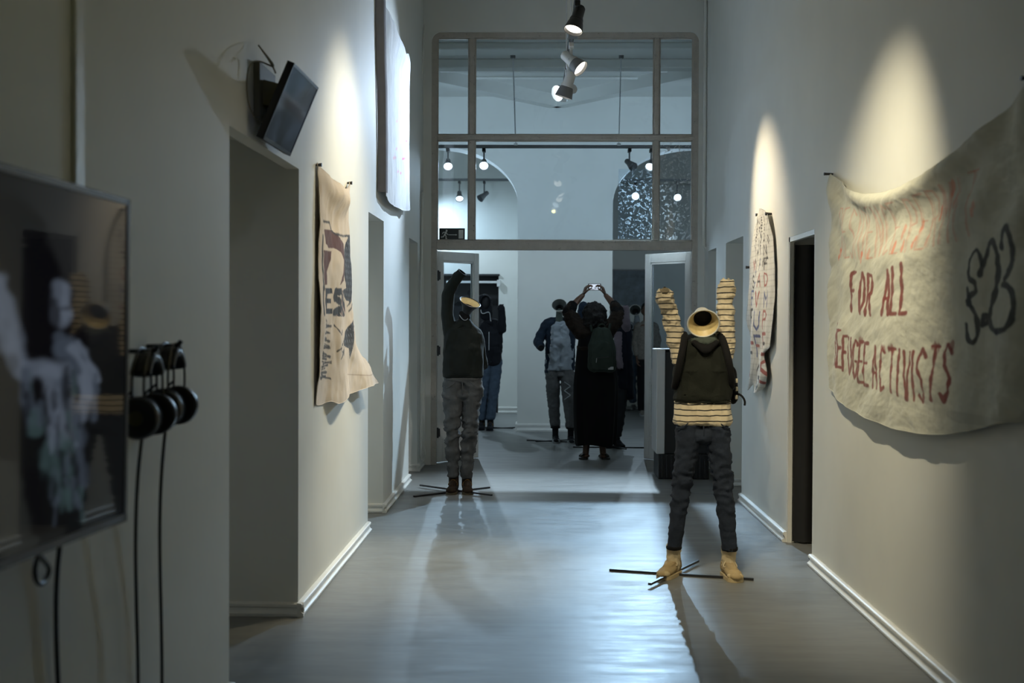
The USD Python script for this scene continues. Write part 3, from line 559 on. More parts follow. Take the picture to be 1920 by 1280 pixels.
# --- the high white sheet on the left
G = coons([(8.80, 3.58), (9.296, 3.50), (9.722, 3.457), (10.309, 3.545)], [(8.935, 2.268), (9.26, 2.234), (9.867, 2.248), (10.559, 2.307)],
          [(8.80, 3.58), (8.84, 3.231), (8.93, 2.887), (8.95, 2.516), (8.935, 2.268)], [(10.309, 3.545), (10.486, 3.273), (10.544, 2.802), (10.559, 2.307)], 170, 150)
P = G.reshape(-1, 2); S, T = np.meshgrid(np.linspace(0, 1, 170), np.linspace(0, 1, 150), indexing='ij')
off = 0.045 + 0.02 * np.sin(np.pi * S) + 0.05 * (meshkit.fbm(np.c_[P[:, 0] * 4 + P[:, 1], P[:, 1] * 1.2, P[:, 0] * 0], 4, 41).reshape(S.shape) - 0.45) + 0.014 * np.sin(S * 30 + T * 2) * np.clip(S - .5, 0, 1) * 2 + 0.04 * np.exp(-((T - .06) / .08) ** 2) * np.sin(np.pi * S)
off = np.maximum(off, 0.012)
V, F_, ring = sheet(G, WL, 1, off)
C = np.tile(np.array([0.74, 0.75, 0.76]), (len(P), 1))
for y, z, a in ((10.126, 2.80, .8), (9.972, 2.643, .8), (9.86, 2.514, .6), (9.42, 2.58, .35), (9.52, 2.66, .35), (9.62, 2.5, .35), (9.8, 2.75, .3), (9.5, 2.86, .25), (9.7, 3.05, .2)):
    stroke(C, P, [(y + .05, z + .02), (y - .06, z)], 0.018, (0.85, 0.12, 0.28), a, 0.006, 0.01, int(y * 9)); stroke(C, P, [(y, z + .04), (y - .01, z - .03)], 0.014, (0.85, 0.12, 0.28), a * .7, 0.006, 0.01, int(y * 5))
C = np.vstack([C, C[ring]])
t = thing('high_sheet', (WL + 0.05, 9.6, 2.3), 'white sheet with faint pink marks hung high on the left wall', 'banner')
put('cloth', (V, F_), MT['cloth'], t, smooth=True, col=C)
E_ = spline1([(8.72, 3.60), (8.77, 3.231), (8.84, 2.887), (8.87, 2.516), (8.86, 2.285)])(np.linspace(0, 1, 60)); hem = []
for o, dy in ((0.0, 0.0), (0.05, 0.03), (0.058, 0.10)):
    hem.append(np.c_[WL + 0.002 + o + 0.006 * meshkit.fbm(np.c_[E_ * 6, E_[:, :1] * 0 + o * 40], 3, 4), E_[:, 0] + dy, E_[:, 1]])
hem = np.stack(hem, 1); k = np.arange(59); q = np.vstack([np.stack([k * 3 + c_, (k + 1) * 3 + c_, (k + 1) * 3 + c_ + 1, k * 3 + c_ + 1], -1) for c_ in (0, 1)])
put('turned_edge', (hem.reshape(-1, 3), np.vstack([q[:, [0, 1, 2]], q[:, [0, 2, 3]]])), paint('grey_hem', (0.3, 0.29, 0.31), 0.85, 0.1, 8), t, smooth=True)

# ------------------------------------------------------------------ the big screen on the near left wall
SL = 0.047
far = np.array([-0.985, 3.03, 1.30]); du = np.array([-SL, -1.0, 0.011]); du /= np.linalg.norm(du)
nrm = np.cross(np.array([0, 0, 1.0]), du); nrm = nrm if nrm[0] > 0 else -nrm
tau = math.radians(0.45); dv = np.array([nrm[0] * -math.sin(tau), nrm[1] * -math.sin(tau), -math.cos(tau)]); dv -= du * (dv @ du); dv /= np.linalg.norm(dv)
nrm = np.cross(dv, du); nrm = nrm if nrm[0] > 0 else -nrm
TW, TH = 1.36, 0.765
far = far - dv * TH / 2
def tvp(u, v, w=0.0): return far + du * (TW * u) + dv * (TH * v) + nrm * w
def tvbox(u0, u1, v0, v1, w0, w1): return hull([tvp(u, v, w) for u in (u0, u1) for v in (v0, v1) for w in (w0, w1)])
t = thing('wall_television', (WL + 0.1, 2.4, 0.92), 'large black wall television playing a dim video of a man', 'television')
put('casing', tvbox(0, 1, 0, 1, -0.045, -0.004), MT['black'], t)
bz = 0.011
put('bezel', cat([tvbox(0, 1, 0, bz * 1.7, -0.01, 0.003), tvbox(0, 1, 1 - bz * 2.2, 1, -0.01, 0.003), tvbox(0, bz, 0, 1, -0.01, 0.003), tvbox(1 - bz, 1, 0, 1, -0.01, 0.003)]), MT['black'], t)
nu, nv = 300, 180; U, Vv = np.meshgrid(np.linspace(0, 1, nu), np.linspace(0, 1, nv), indexing='ij')
pic = np.stack([U.ravel() * TW, Vv.ravel() * TH], -1)        # metres from the far top corner
col = np.tile(np.array([0.004, 0.0045, 0.005]), (len(pic), 1))
col += 0.012 * np.exp(-((pic[:, :1] - 0.25) / 0.3) ** 2 - ((pic[:, 1:] - 0.1) / 0.2) ** 2) * [1, 1.05, 1.1]
def blob(pts, w_, c_, a=1.0, soft=0.03): stroke(col, pic * (0.37, 1), np.array(pts) * (0.37, 1), w_, c_, a, soft, 0.012, int(abs(pts[0][0]) * 100))
PALE, MID, TEAL = (0.10, 0.122, 0.16), (0.042, 0.054, 0.074), (0.033, 0.056, 0.06)
SCREEN_STROKES = [([(0.634, 0.112), (0.517, 0.25), (0.416, 0.335)], 0.1344, 'k', 1, 0.0135),
    ([(0.374, 0.222), (0.37, 0.291)], 0.0403, 'p', 0.62, 0.009),
    ([(0.356, 0.216), (0.346, 0.29)], 0.0157, 'p', 0.7, 0.009),
    ([(0.41, 0.247), (0.396, 0.319)], 0.0157, 'k', 0.7, 0.009),
    ([(0.389, 0.265), (0.333, 0.262)], 0.0056, 'k', 0.5, 0.0036),
    ([(0.372, 0.309), (0.337, 0.307)], 0.0045, 'k', 0.6, 0.0027),
    ([(0.335, 0.274), (0.329, 0.29)], 0.0045, 'm', 0.6, 0.0027),
    ([(0.374, 0.322), (0.368, 0.36)], 0.0246, 'm', 0.75, 0.009),
    ([(0.666, 0.214), (0.621, 0.294), (0.556, 0.397)], 0.0291, 'p', 0.75, 0.0135),
    ([(0.643, 0.294), (0.583, 0.386)], 0.009, 'k', 0.4, 0.009),
    ([(0.336, 0.347), (0.279, 0.382), (0.233, 0.477)], 0.0493, 'm', 0.9, 0.0135),
    ([(0.308, 0.353), (0.244, 0.395), (0.213, 0.466)], 0.0202, 'p', 0.8, 0.009),
    ([(0.281, 0.336), (0.203, 0.396), (0.166, 0.428)], 0.0134, 'p', 0.8, 0.0067),
    ([(0.525, 0.398), (0.465, 0.389), (0.367, 0.403)], 0.0381, 'p', 0.7, 0.0135),
    ([(0.542, 0.397), (0.531, 0.461), (0.511, 0.504)], 0.0202, 'm', 0.9, 0.0135),
    ([(0.427, 0.401), (0.392, 0.457), (0.379, 0.547)], 0.0381, 'p', 0.7, 0.0135),
    ([(0.348, 0.426), (0.305, 0.496), (0.274, 0.568)], 0.0291, 'm', 0.9, 0.0135),
    ([(0.264, 0.417), (0.247, 0.511)], 0.0179, 'p', 0.6, 0.0113),
    ([(0.494, 0.412), (0.458, 0.465), (0.432, 0.51)], 0.0101, 'k', 0.7, 0.009),
    ([(0.34, 0.392), (0.35, 0.448), (0.332, 0.506)], 0.009, 'k', 0.7, 0.009),
    ([(0.403, 0.424), (0.413, 0.467)], 0.0056, 'k', 0.5, 0.0054),
    ([(0.301, 0.405), (0.283, 0.474)], 0.0056, 'k', 0.5, 0.0054),
    ([(0.497, 0.484), (0.486, 0.522)], 0.0224, 't', 0.8, 0.009),
    ([(0.385, 0.547), (0.361, 0.627), (0.341, 0.686)], 0.0381, 't', 0.55, 0.018),
    ([(0.33, 0.563), (0.312, 0.633)], 0.0202, 't', 0.8, 0.0135),
    ([(0.431, 0.565), (0.414, 0.621)], 0.0202, 't', 0.5, 0.0135),
    ([(0.274, 0.579), (0.249, 0.663)], 0.0179, 'm', 0.7, 0.0135),
    ([(0.339, 0.641), (0.316, 0.707)], 0.0134, 't', 0.8, 0.009),
    ([(0.266, 0.673), (0.247, 0.746)], 0.0112, 't', 0.8, 0.009),
    ([(0.386, 0.68), (0.396, 0.734)], 0.0101, 'm', 0.7, 0.009),
    ([(0.357, 0.583), (0.35, 0.662)], 0.0067, 'k', 0.6, 0.0067),
    ([(0.297, 0.589), (0.283, 0.682)], 0.0078, 'k', 0.6, 0.0067),
    ([(0.175, 0.414), (0.188, 0.516)], 0.0067, 'm', 0.7, 0.0067),
    ([(0.645, 0.595), (0.6, 0.662), (0.552, 0.752)], 0.056, 'g', 0.8, 0.009),
    ([(0.508, 0.611), (0.469, 0.734)], 0.0291, 'k', 0.8, 0.0135),
    ([(0.323, 0.57), (0.302, 0.629)], 0.0075, 'k', 0.55, 0.0063),
    ([(0.316, 0.633), (0.335, 0.66)], 0.005, 'k', 0.55, 0.0063),
    ([(0.447, 0.493), (0.436, 0.533)], 0.0042, 't', 0.55, 0.0063),
    ([(0.287, 0.439), (0.281, 0.469)], 0.0034, 'k', 0.55, 0.0063),
    ([(0.515, 0.443), (0.5, 0.477)], 0.0077, 'm', 0.55, 0.0063),
    ([(0.341, 0.64), (0.319, 0.674)], 0.0077, 'm', 0.55, 0.0063),
    ([(0.399, 0.473), (0.413, 0.497)], 0.0047, 'm', 0.55, 0.0063),
    ([(0.348, 0.557), (0.365, 0.594)], 0.0047, 't', 0.55, 0.0063),
    ([(0.388, 0.442), (0.396, 0.506)], 0.0076, 'p', 0.55, 0.0063),
    ([(0.437, 0.62), (0.441, 0.667)], 0.0034, 'k', 0.55, 0.0063),
    ([(0.342, 0.592), (0.358, 0.624)], 0.007, 'm', 0.55, 0.0063),
    ([(0.397, 0.486), (0.385, 0.514)], 0.0067, 'p', 0.55, 0.0063),
    ([(0.434, 0.624), (0.449, 0.659)], 0.0061, 'k', 0.55, 0.0063),
    ([(0.265, 0.493), (0.272, 0.53)], 0.0042, 'k', 0.55, 0.0063),
    ([(0.327, 0.571), (0.326, 0.626)], 0.0037, 'm', 0.55, 0.0063),
    ([(0.311, 0.402), (0.321, 0.454)], 0.004, 'k', 0.55, 0.0063),
    ([(0.388, 0.614), (0.366, 0.664)], 0.004, 'm', 0.55, 0.0063),
    ([(0.399, 0.42), (0.383, 0.456)], 0.0054, 'm', 0.55, 0.0063),
    ([(0.282, 0.64), (0.281, 0.697)], 0.0055, 't', 0.55, 0.0063),
    ([(0.29, 0.529), (0.274, 0.578)], 0.0042, 't', 0.55, 0.0063),
    ([(0.412, 0.629), (0.41, 0.676)], 0.0056, 'k', 0.55, 0.0063),
    ([(0.317, 0.617), (0.308, 0.676)], 0.005, 't', 0.55, 0.0063),
    ([(0.399, 0.622), (0.388, 0.688)], 0.0049, 'k', 0.55, 0.0063),
    ([(0.439, 0.548), (0.448, 0.598)], 0.0054, 't', 0.55, 0.0063),
    ([(0.332, 0.491), (0.317, 0.531)], 0.0071, 't', 0.55, 0.0063),
    ([(0.285, 0.675), (0.283, 0.706)], 0.0071, 'm', 0.55, 0.0063),
    ([(0.466, 0.465), (0.469, 0.513)], 0.0076, 'm', 0.55, 0.0063),
    ([(0.375, 0.577), (0.362, 0.629)], 0.0066, 'k', 0.55, 0.0063),
    ([(0.391, 0.445), (0.403, 0.5)], 0.0042, 'k', 0.55, 0.0063),
    ([(0.281, 0.679), (0.262, 0.71)], 0.0077, 'm', 0.55, 0.0063),
    ([(0.525, 0.438), (0.528, 0.485)], 0.006, 'k', 0.55, 0.0063),
    ([(0.382, 0.591), (0.361, 0.654)], 0.0072, 't', 0.55, 0.0063),
    ([(0.352, 0.663), (0.36, 0.708)], 0.0076, 't', 0.55, 0.0063),
    ([(0.308, 0.667), (0.293, 0.722)], 0.005, 'k', 0.55, 0.0063),
    ([(0.437, 0.432), (0.449, 0.459)], 0.0038, 'k', 0.55, 0.0063),
    ([(0.401, 0.496), (0.398, 0.533)], 0.0073, 'm', 0.55, 0.0063),
    ([(0.379, 0.496), (0.386, 0.561)], 0.0051, 'k', 0.55, 0.0063),
    ([(0.401, 0.555), (0.4, 0.596)], 0.0048, 't', 0.55, 0.0063),
    ([(0.4, 0.527), (0.414, 0.575)], 0.0053, 'p', 0.55, 0.0063),
    ([(0.514, 0.398), (0.513, 0.443)], 0.0045, 't', 0.55, 0.0063),
    ([(0.402, 0.607), (0.415, 0.671)], 0.0047, 'm', 0.55, 0.0063),
    ([(0.304, 0.542), (0.285, 0.567)], 0.0039, 'p', 0.55, 0.0063),
    ([(0.39, 0.539), (0.387, 0.582)], 0.005, 'm', 0.55, 0.0063),
    ([(0.549, 0.421), (0.542, 0.447)], 0.0064, 'k', 0.55, 0.0063),
    ([(0.303, 0.397), (0.298, 0.453)], 0.0062, 't', 0.55, 0.0063),
    ([(0.305, 0.639), (0.295, 0.696)], 0.0074, 'm', 0.55, 0.0063),
    ([(0.62, 0.34), (0.9, 0.05)], 0.03, 'p', 0.5, 0.02)]
for pts, w_, c_, a, so in SCREEN_STROKES: blob(pts, w_, {'p': PALE, 'm': MID, 't': TEAL, 'k': (0.003, 0.003, 0.004), 'g': (0.016, 0.018, 0.017)}[c_], a, so)
MT['screen'] = usdkit.material(stage, LK + 'video_screen', {'a': ('attribute', {'attribute': 'paint'}), 'p': ('principled_bsdf', {'base_color': (0.004, 0.004, 0.005), 'roughness': 0.04, 'emission_strength': 0.8, 'ior': 1.22, 'specular_ior_level': 0.5})}, [('a.color', 'p.emission_color')], surface='p.BSDF')
V = far + np.outer(U.ravel() * (1 - 2 * bz) + bz, du) * TW + np.outer(Vv.ravel() * (1 - 4 * bz) + bz * 1.8, dv) * TH
i, j = np.meshgrid(np.arange(nu - 1), np.arange(nv - 1), indexing='ij'); q = np.stack([i * nv + j, i * nv + j + 1, (i + 1) * nv + j + 1, (i + 1) * nv + j], -1).reshape(-1, 4)
put('screen', (V, np.vstack([q[:, [0, 1, 2]], q[:, [0, 2, 3]]])), MT['screen'], t, col=col)
put('wall_bracket', cat([box(WL, WL + 0.02, 2.1, 2.75, 1.15, 1.45), tvbox(0.3, 0.36, 0.2, 0.8, -0.1, -0.045), tvbox(0.6, 0.66, 0.2, 0.8, -0.1, -0.045), box(WL + 0.015, -1.05, 2.2, 2.3, 1.25, 1.35), box(WL + 0.015, -1.06, 2.55, 2.65, 1.25, 1.35)]), MT['black_metal'], t)
put('power_cable', tube(curve([(-1.09, 2.95, 1.0), (-1.115, 2.935, 0.85), (-1.125, 2.95, 0.6), (-1.125, 2.99, 0.3), (-1.12, 3.0, 0.02)]), 0.006), MT['black'], t)
put('pull_cord', tube(curve([(-1.06, 2.62, 0.96), (-1.06, 2.66, 0.92), (-1.06, 2.70, 0.885), (-1.06, 2.735, 0.855), (-1.06, 2.70, 0.835), (-1.06, 2.66, 0.855), (-1.06, 2.685, 0.90)]), 0.0055), MT['black'], t)
single('cable_duct', box(WL, WL + 0.012, 3.085, 3.145, 1.3, ZC, 0.003), MT['trim'], 'painted cable duct rising above the large television', 'cable duct', kind='structure')

# ------------------------------------------------------------------ headphones on pegs
MT['badge'] = paint('olive_badge', (0.06, 0.055, 0.02), 0.5, 0.05)
def headphones(y, z, label):
    t = thing('headphones', (WL + 0.07, y, z), label, 'headphones', 'headphones on the near left wall')
    x = WL + 0.07; r0 = 0.085
    for dx in (-0.016, 0.016):
        arc = [(x + dx, y + r0 * math.cos(a), z - 0.02 + 0.105 * math.sin(a)) for a in np.linspace(-0.25, math.pi + 0.25, 36)]
        put('headband_wire', tube(arc, 0.0035, 8), MT['black_metal'], t)
    pad = [(x, y + 0.068 * math.cos(a), z - 0.022 + 0.082 * math.sin(a)) for a in np.linspace(0.45, math.pi - 0.45, 20)]
    m = tube(pad, 0.017, 10); m.vertices[:, 0] = x + (m.vertices[:, 0] - x) * 1.7; put('head_pad', m, MT['black'], t, smooth=True)
    for s in (-1, 1):
        yc = y + s * 0.06; cz = z - 0.1
        cup = put('ear_cup', align(lathe([(0, 0), (0.044, 0), (0.056, 0.008), (0.058, 0.022), (0.051, 0.034), (0.033, 0.04), (0, 0.041)], 32), (x, yc + s * 0.004, cz), (0, s, 0)), MT['black'], t, smooth=40)
        put('ear_cushion', align(lathe([(0.024, 0.0), (0.034, -0.012), (0.048, -0.014), (0.057, -0.004), (0.055, 0.004), (0.024, 0.004)], 32), (x, yc, cz), (0, s, 0)), MT['black_matte'], t, smooth=True)
        put('badge', align(lathe([(0, 0.041), (0.02, 0.0405), (0.02, 0.043), (0, 0.0435)], 24), (x, yc + s * 0.004, cz), (0, s, 0)), MT['badge'], t)
        put('yoke', tube(curve([(x - 0.028, yc + s * .02, cz), (x - 0.028, y + s * 0.082, cz + 0.06), (x - 0.016, y + s * 0.084, z - 0.03)], 12), 0.0035, 8), MT['black_metal'], t)
    put('peg', cat([cyl((WL, y, z + 0.075), (WL + 0.095, y, z + 0.078), 0.006, 12), cyl((WL + 0.092, y, z + 0.078), (WL + 0.1, y, z + 0.092), 0.007, 12)]), MT['black_metal'], t)
    rr = random.Random(int(y * 100)); c0 = (x, y - 0.05, z - 0.155)
    put('cable', tube(curve([c0, (x - 0.02, y - 0.04, z - 0.4), (x - 0.03, y + 0.0, z - 0.65), (x - 0.03, y + 0.012, z - 0.9), (x - 0.02, y - 0.02, z - 1.1), (x, y - 0.05, 0.012)], 50), 0.005, 8), MT['black'], t)
headphones(3.68, 1.245, 'black studio headphones on the wall peg farther from the television')
headphones(3.46, 1.235, 'black studio headphones on the wall peg next to the television')

# ------------------------------------------------------------------ small tilted screen over the doorway
MT['mount_shade_olive'] = paint('mount_shade_olive', (0.2, 0.19, 0.14), 0.6, 0.1)  # olive carries the shade on the mount; the lead shares it
t = thing('small_television', (-1.05, 5.2, 2.1), 'small tilted black screen fixed above the near left doorway', 'television')
o = np.array([-1.085, 4.966, 2.10]); a_ = np.array([0, 0.54, 0.002]); b_ = np.array([0.122, 0.004, 0.295]); n_ = np.cross(b_, a_); n_ /= np.linalg.norm(n_); n_ = n_ if n_[2] < 0 else -n_
sp = lambda u, v, w: o + a_ * u + b_ * v + n_ * w
sbx = lambda u0, u1, v0, v1, w0, w1: hull([sp(u, v, w) for u in (u0, u1) for v in (v0, v1) for w in (w0, w1)])
put('casing', sbx(0, 1, 0, 1, -0.028, -0.003), MT['black'], t)
put('bezel', cat([sbx(0, 1, 0, 0.045, -0.006, 0.002), sbx(0, 1, 0.965, 1, -0.006, 0.002), sbx(0, 0.02, 0, 1, -0.006, 0.002), sbx(0.98, 1, 0, 1, -0.006, 0.002)]), MT['black'], t)
put('screen', sbx(0.02, 0.98, 0.045, 0.965, -0.004, 0.0), usdkit.material(stage, LK + 'dark_screen', {'tc': ('texture_coordinate', {}), 'n': ('noise_texture', {'scale': 5.0, 'detail': 3.0}), 'r': ('rgb_ramp', {'ramp': [(0.4, (0.003, 0.003, 0.004)), (0.65, (0.016, 0.022, 0.033))]}), 'p': ('principled_bsdf', {'base_color': (0.006, 0.006, 0.007), 'roughness': 0.06, 'emission_strength': 1.0})}, [('tc.object', 'n.vector'), ('n.fac', 'r.fac'), ('r.color', 'p.emission_color')], surface='p.BSDF'), t)
put('rear_cover', sbx(0.12, 0.88, 0.15, 0.85, -0.045, -0.028), MT['grey_lamp'], t)
put('wall_mount', cat([box(WL, WL + 0.025, 5.05, 5.35, 2.2, 2.42, 0.004), hull([sp(u, v, -0.05) for u in (.3, .6) for v in (.45, .75)] + [(WL + 0.02, y, z) for y in (5.12, 5.28) for z in (2.26, 2.36)])]), MT['mount_shade_olive'], t)
put('power_lead', tube(curve([(-1.04, 4.99, 2.36), (-1.07, 4.95, 2.42), (-1.10, 4.97, 2.46), (-1.10, 5.04, 2.455), (-1.06, 5.05, 2.40), (-1.09, 4.98, 2.40), (-1.12, 4.90, 2.37), (-1.125, 4.87, 2.29), (-1.12, 4.93, 2.2), (-1.09, 5.0, 2.16)], 60), 0.0032, 8), MT['mount_shade_olive'], t)

# ------------------------------------------------------------------ exit sign on the glass
t = thing('exit_sign', (-0.86, YG, 2.175), 'small black emergency exit sign with running figure and arrow', 'sign')
put('plate', box(-0.985, -0.738, YG + 0.002, YG + 0.016, 2.172, 2.284, 0.002), paint('sign_black', (0.008, 0.014, 0.011), 0.35, 0.05), t)
def flat(polys, y): return cat([prism(p, 'y', y - 0.0015, y) for p in polys])
ex = lambda x, z: (-0.985 + x * 0.00636, 2.172 + z * 0.00636)         # in plate units, 39 wide, 17.5 high
ln = lambda pts, w_: sg.LineString([ex(*p) for p in pts]).buffer(w_ * 0.00636 / 2)
run = ln([(10.5, 11.5), (8.2, 7.6)], 2.2).union(ln([(10.5, 11.2), (12.2, 8.4), (13.2, 8.2)], 1.1)).union(ln([(9.8, 11.6), (6.2, 11.4), (5.0, 9.4)], 1.1)).union(ln([(8.2, 7.8), (6.2, 4.6), (3.2, 4.2)], 1.5)).union(ln([(8.4, 7.6), (10.4, 5.6), (10.2, 2.2), (11.2, 2.0)], 1.5)).union(sg.Point(ex(11.2, 13.8)).buffer(0.0092))
SG = paint('sign_pale', (0.62, 0.64, 0.6), 0.4, 0.05)
put('running_figure', flat([run] if run.geom_type == 'Polygon' else list(run.geoms), YG + 0.0019), SG, t)
put('arrow', flat([ln([(14.5, 7.6), (25.5, 7.6)], 0.9).union(sg.Polygon([ex(25, 8.8), ex(27.4, 7.6), ex(25, 6.4)]))], YG + 0.0019), SG, t)
put('door_symbol', flat([sg.Polygon([ex(*p) for p in ((29.5, 2), (36.5, 2), (36.5, 15), (29.5, 15))])], YG + 0.0019), SG, t)

# ------------------------------------------------------------------ black kiosk behind the front figure
t = thing('black_kiosk', (1.25, 11.5, 0), 'black kiosk on a slatted plinth with a white side panel', 'kiosk')
put('body', box(1.10, 1.50, 11.36, 11.8, 0.22, 1.13, 0.006), MT['black'], t)
put('plinth', box(1.045, 1.49, 11.33, 11.8, 0.0, 0.22, 0.004), MT['black'], t)
for k in range(10): put('slat', box(1.07 + k * 0.042, 1.088 + k * 0.042, 11.312, 11.33, 0.012, 0.21, 0.003), MT['black'], t)
put('side_panel', box(1.025, 1.10, 11.33, 11.8, 0.222, 1.148, 0.006), paint('kiosk_white', (0.55, 0.55, 0.54), 0.4, 0.04), t)
put('top', box(1.10, 1.50, 11.35, 11.8, 1.13, 1.148, 0.004), MT['black'], t)

# ------------------------------------------------------------------ pipes beside the glazed screen
t = thing('wall_pipes', (WL + 0.03, 12.0, 0), 'thin painted pipes running down the left wall beside the glazing', 'pipe')
for y, zt in ((11.92, 1.95), (12.06, 2.6), (12.2, 4.2)):
    put('pipe', tube(curve([(WL + 0.022, y, zt), (WL + 0.022, y, 1.2), (WL + 0.022, y, 0.35), (WL + 0.022, y + 0.02, 0.16), (WL + 0.03, y + 0.08, 0.09)], 30), 0.012, 10), MT['wall'], t, smooth=True)
t2 = thing('riser_pipe', (WR - 0.03, 12.2, 2.2), 'thin painted pipe running down the right wall beside the glazing', 'pipe')
put('pipe', cyl((WR - 0.02, 12.2, 2.12), (WR - 0.02, 12.2, 4.6), 0.016, 12), MT['wall'], t2, smooth=40); put('elbow', cyl((WR - 0.02, 12.2, 2.12), (WR + 0.01, 12.2, 2.1), 0.016, 12), MT['wall'], t2)

# ------------------------------------------------------------------ lighting track and lamps
def track(name, p, q, wires, ztop, label, mat='black_metal', w_=0.035, wire_r=0.006):
    p, q = np.array(p, float), np.array(q, float); t = thing(name, (p + q) / 2, label, 'lighting track'); d = (q - p) / np.linalg.norm(q - p); s = np.array([-d[1], d[0], 0]) * w_ / 2
    put('rail', hull([e + k * s + (0, 0, z) for e in (p, q) for k in (-1, 1) for z in (0, 0.032)]), MT[mat], t)
    put('end_cap', hull([q + d * l + k * s * 1.15 + (0, 0, z) for l in (0, 0.03) for k in (-1, 1) for z in (-0.004, 0.036)]), MT['black'], t)
    put('slot_cover', hull([p + d * (l * np.linalg.norm(q - p)) + k * s * 0.4 + (0, 0, z) for l in (0.02, 0.98) for k in (-1, 1) for z in (-0.003, 0.001)]), MT['grey_lamp'], t)
    for (x, y, r_) in wires:
        k = ((np.array([x, y]) - p[:2]) @ d[:2]); c_ = p + d * k
        put('suspension_wire', cyl(c_ + (0, 0, 0.03), (c_[0] + r_, c_[1], ztop), wire_r, 8), MT['wire'], t)
        put('wire_clip', box(c_[0] - 0.02, c_[0] + 0.02, c_[1] - 0.03, c_[1] + 0.03, c_[2] + 0.025, c_[2] + 0.05, 0.004), MT['white_lamp'], t)
        put('ceiling_cup', cyl((c_[0] + r_, c_[1], ztop - 0.08), (c_[0] + r_, c_[1], ztop), 0.026, 16), MT['grey_lamp'], t)
    return t
track('corridor_track', (TX(1.5), 1.5, 3.5), (TX(12.0), 12.0, 3.5), [(TX(y), y, -0.012) for y in (4.0, 8.8, 9.7, 10.9)], ZC, 'black lighting track hung on thin wires along the corridor')
put('end_connector', box(TX(12.0) - 0.035, TX(12.0) + 0.035, 11.7, 11.95, 3.43, 3.5, 0.006), MT['white_lamp'], stage.GetPrimAtPath('/World/corridor_track'))
put('joint', box(TX(9.3) - 0.04, TX(9.3) + 0.04, 9.2, 9.4, 3.455, 3.54, 0.006), MT['grey_lamp'], stage.GetPrimAtPath('/World/corridor_track'))

def lamp(mount, aim, label, shell='white_lamp', shade='grey_lamp', disc='disc_cool', size=1.0, drop=0.1, group='track spotlights', lit=True):
    """A spotlight hung from a rail at mount, its head aimed at a point: adapter, stem, gear box, body, shade, lens."""
    m_ = np.array(mount, float); t = thing('track_spotlight', m_, label, 'spotlight', group)
    piv = m_ - (0, 0, drop); d = np.array(aim, float) - piv; d /= np.linalg.norm(d)
    put('adapter', box(m_[0] - 0.018, m_[0] + 0.018, m_[1] - 0.055, m_[1] + 0.055, m_[2] - 0.035, m_[2], 0.004), MT['black' if shell != 'white_lamp' else shell], t)
    put('stem', cyl(m_ - (0, 0, 0.03), piv, 0.011 * size, 14), MT[shell], t)
    put('yoke', tube(curve([piv + np.cross(d, [0, 0, 1]) * 0.05 * size, piv + (0, 0, 0.035 * size), piv - np.cross(d, [0, 0, 1]) * 0.05 * size], 14), 0.005 * size, 8), MT[shell], t)
    put('body', align(lathe(np.array([(0, -0.085), (0.028, -0.082), (0.036, -0.07), (0.038, 0.0), (0.046, 0.02), (0.046, 0.03), (0, 0.03)]) * size, 28), piv, d), MT[shell], t, smooth=40)
    put('shade', align(lathe(np.array([(0.044, 0.028), (0.052, 0.05), (0.064, 0.105), (0.061, 0.105), (0.049, 0.05), (0.040, 0.03)]) * size, 32), piv, d), MT[shade], t, smooth=40)
    if lit: put('lens', align(lathe(np.array([(0, 0.088), (0.0565, 0.084), (0.0565, 0.08), (0, 0.08)]) * size, 28), piv, d), MT[disc], t)
    else: put('lens', align(lathe(np.array([(0, 0.04), (0.046, 0.036), (0.046, 0.03), (0, 0.03)]) * size, 28), piv, d), MT['steel'], t)
    return t
track('far_rail', (-2.2, 13.35, RAIL), (2.9, 13.35, RAIL), [(-0.27, 13.35, -0.035), (0.80, 13.35, 0.02)], ZF, 'grey light rail hung across the room behind the glazing', 'grey_lamp', 0.03, 0.006)
track('back_rail', (-2.4, 18.6, RAIL2), (3.0, 18.6, RAIL2), [(-1.6, 18.6, 0), (2.2, 18.6, 0)], ZF, 'dark light rail in the rooms beyond the arches', 'grey_lamp', 0.03, 0.006)
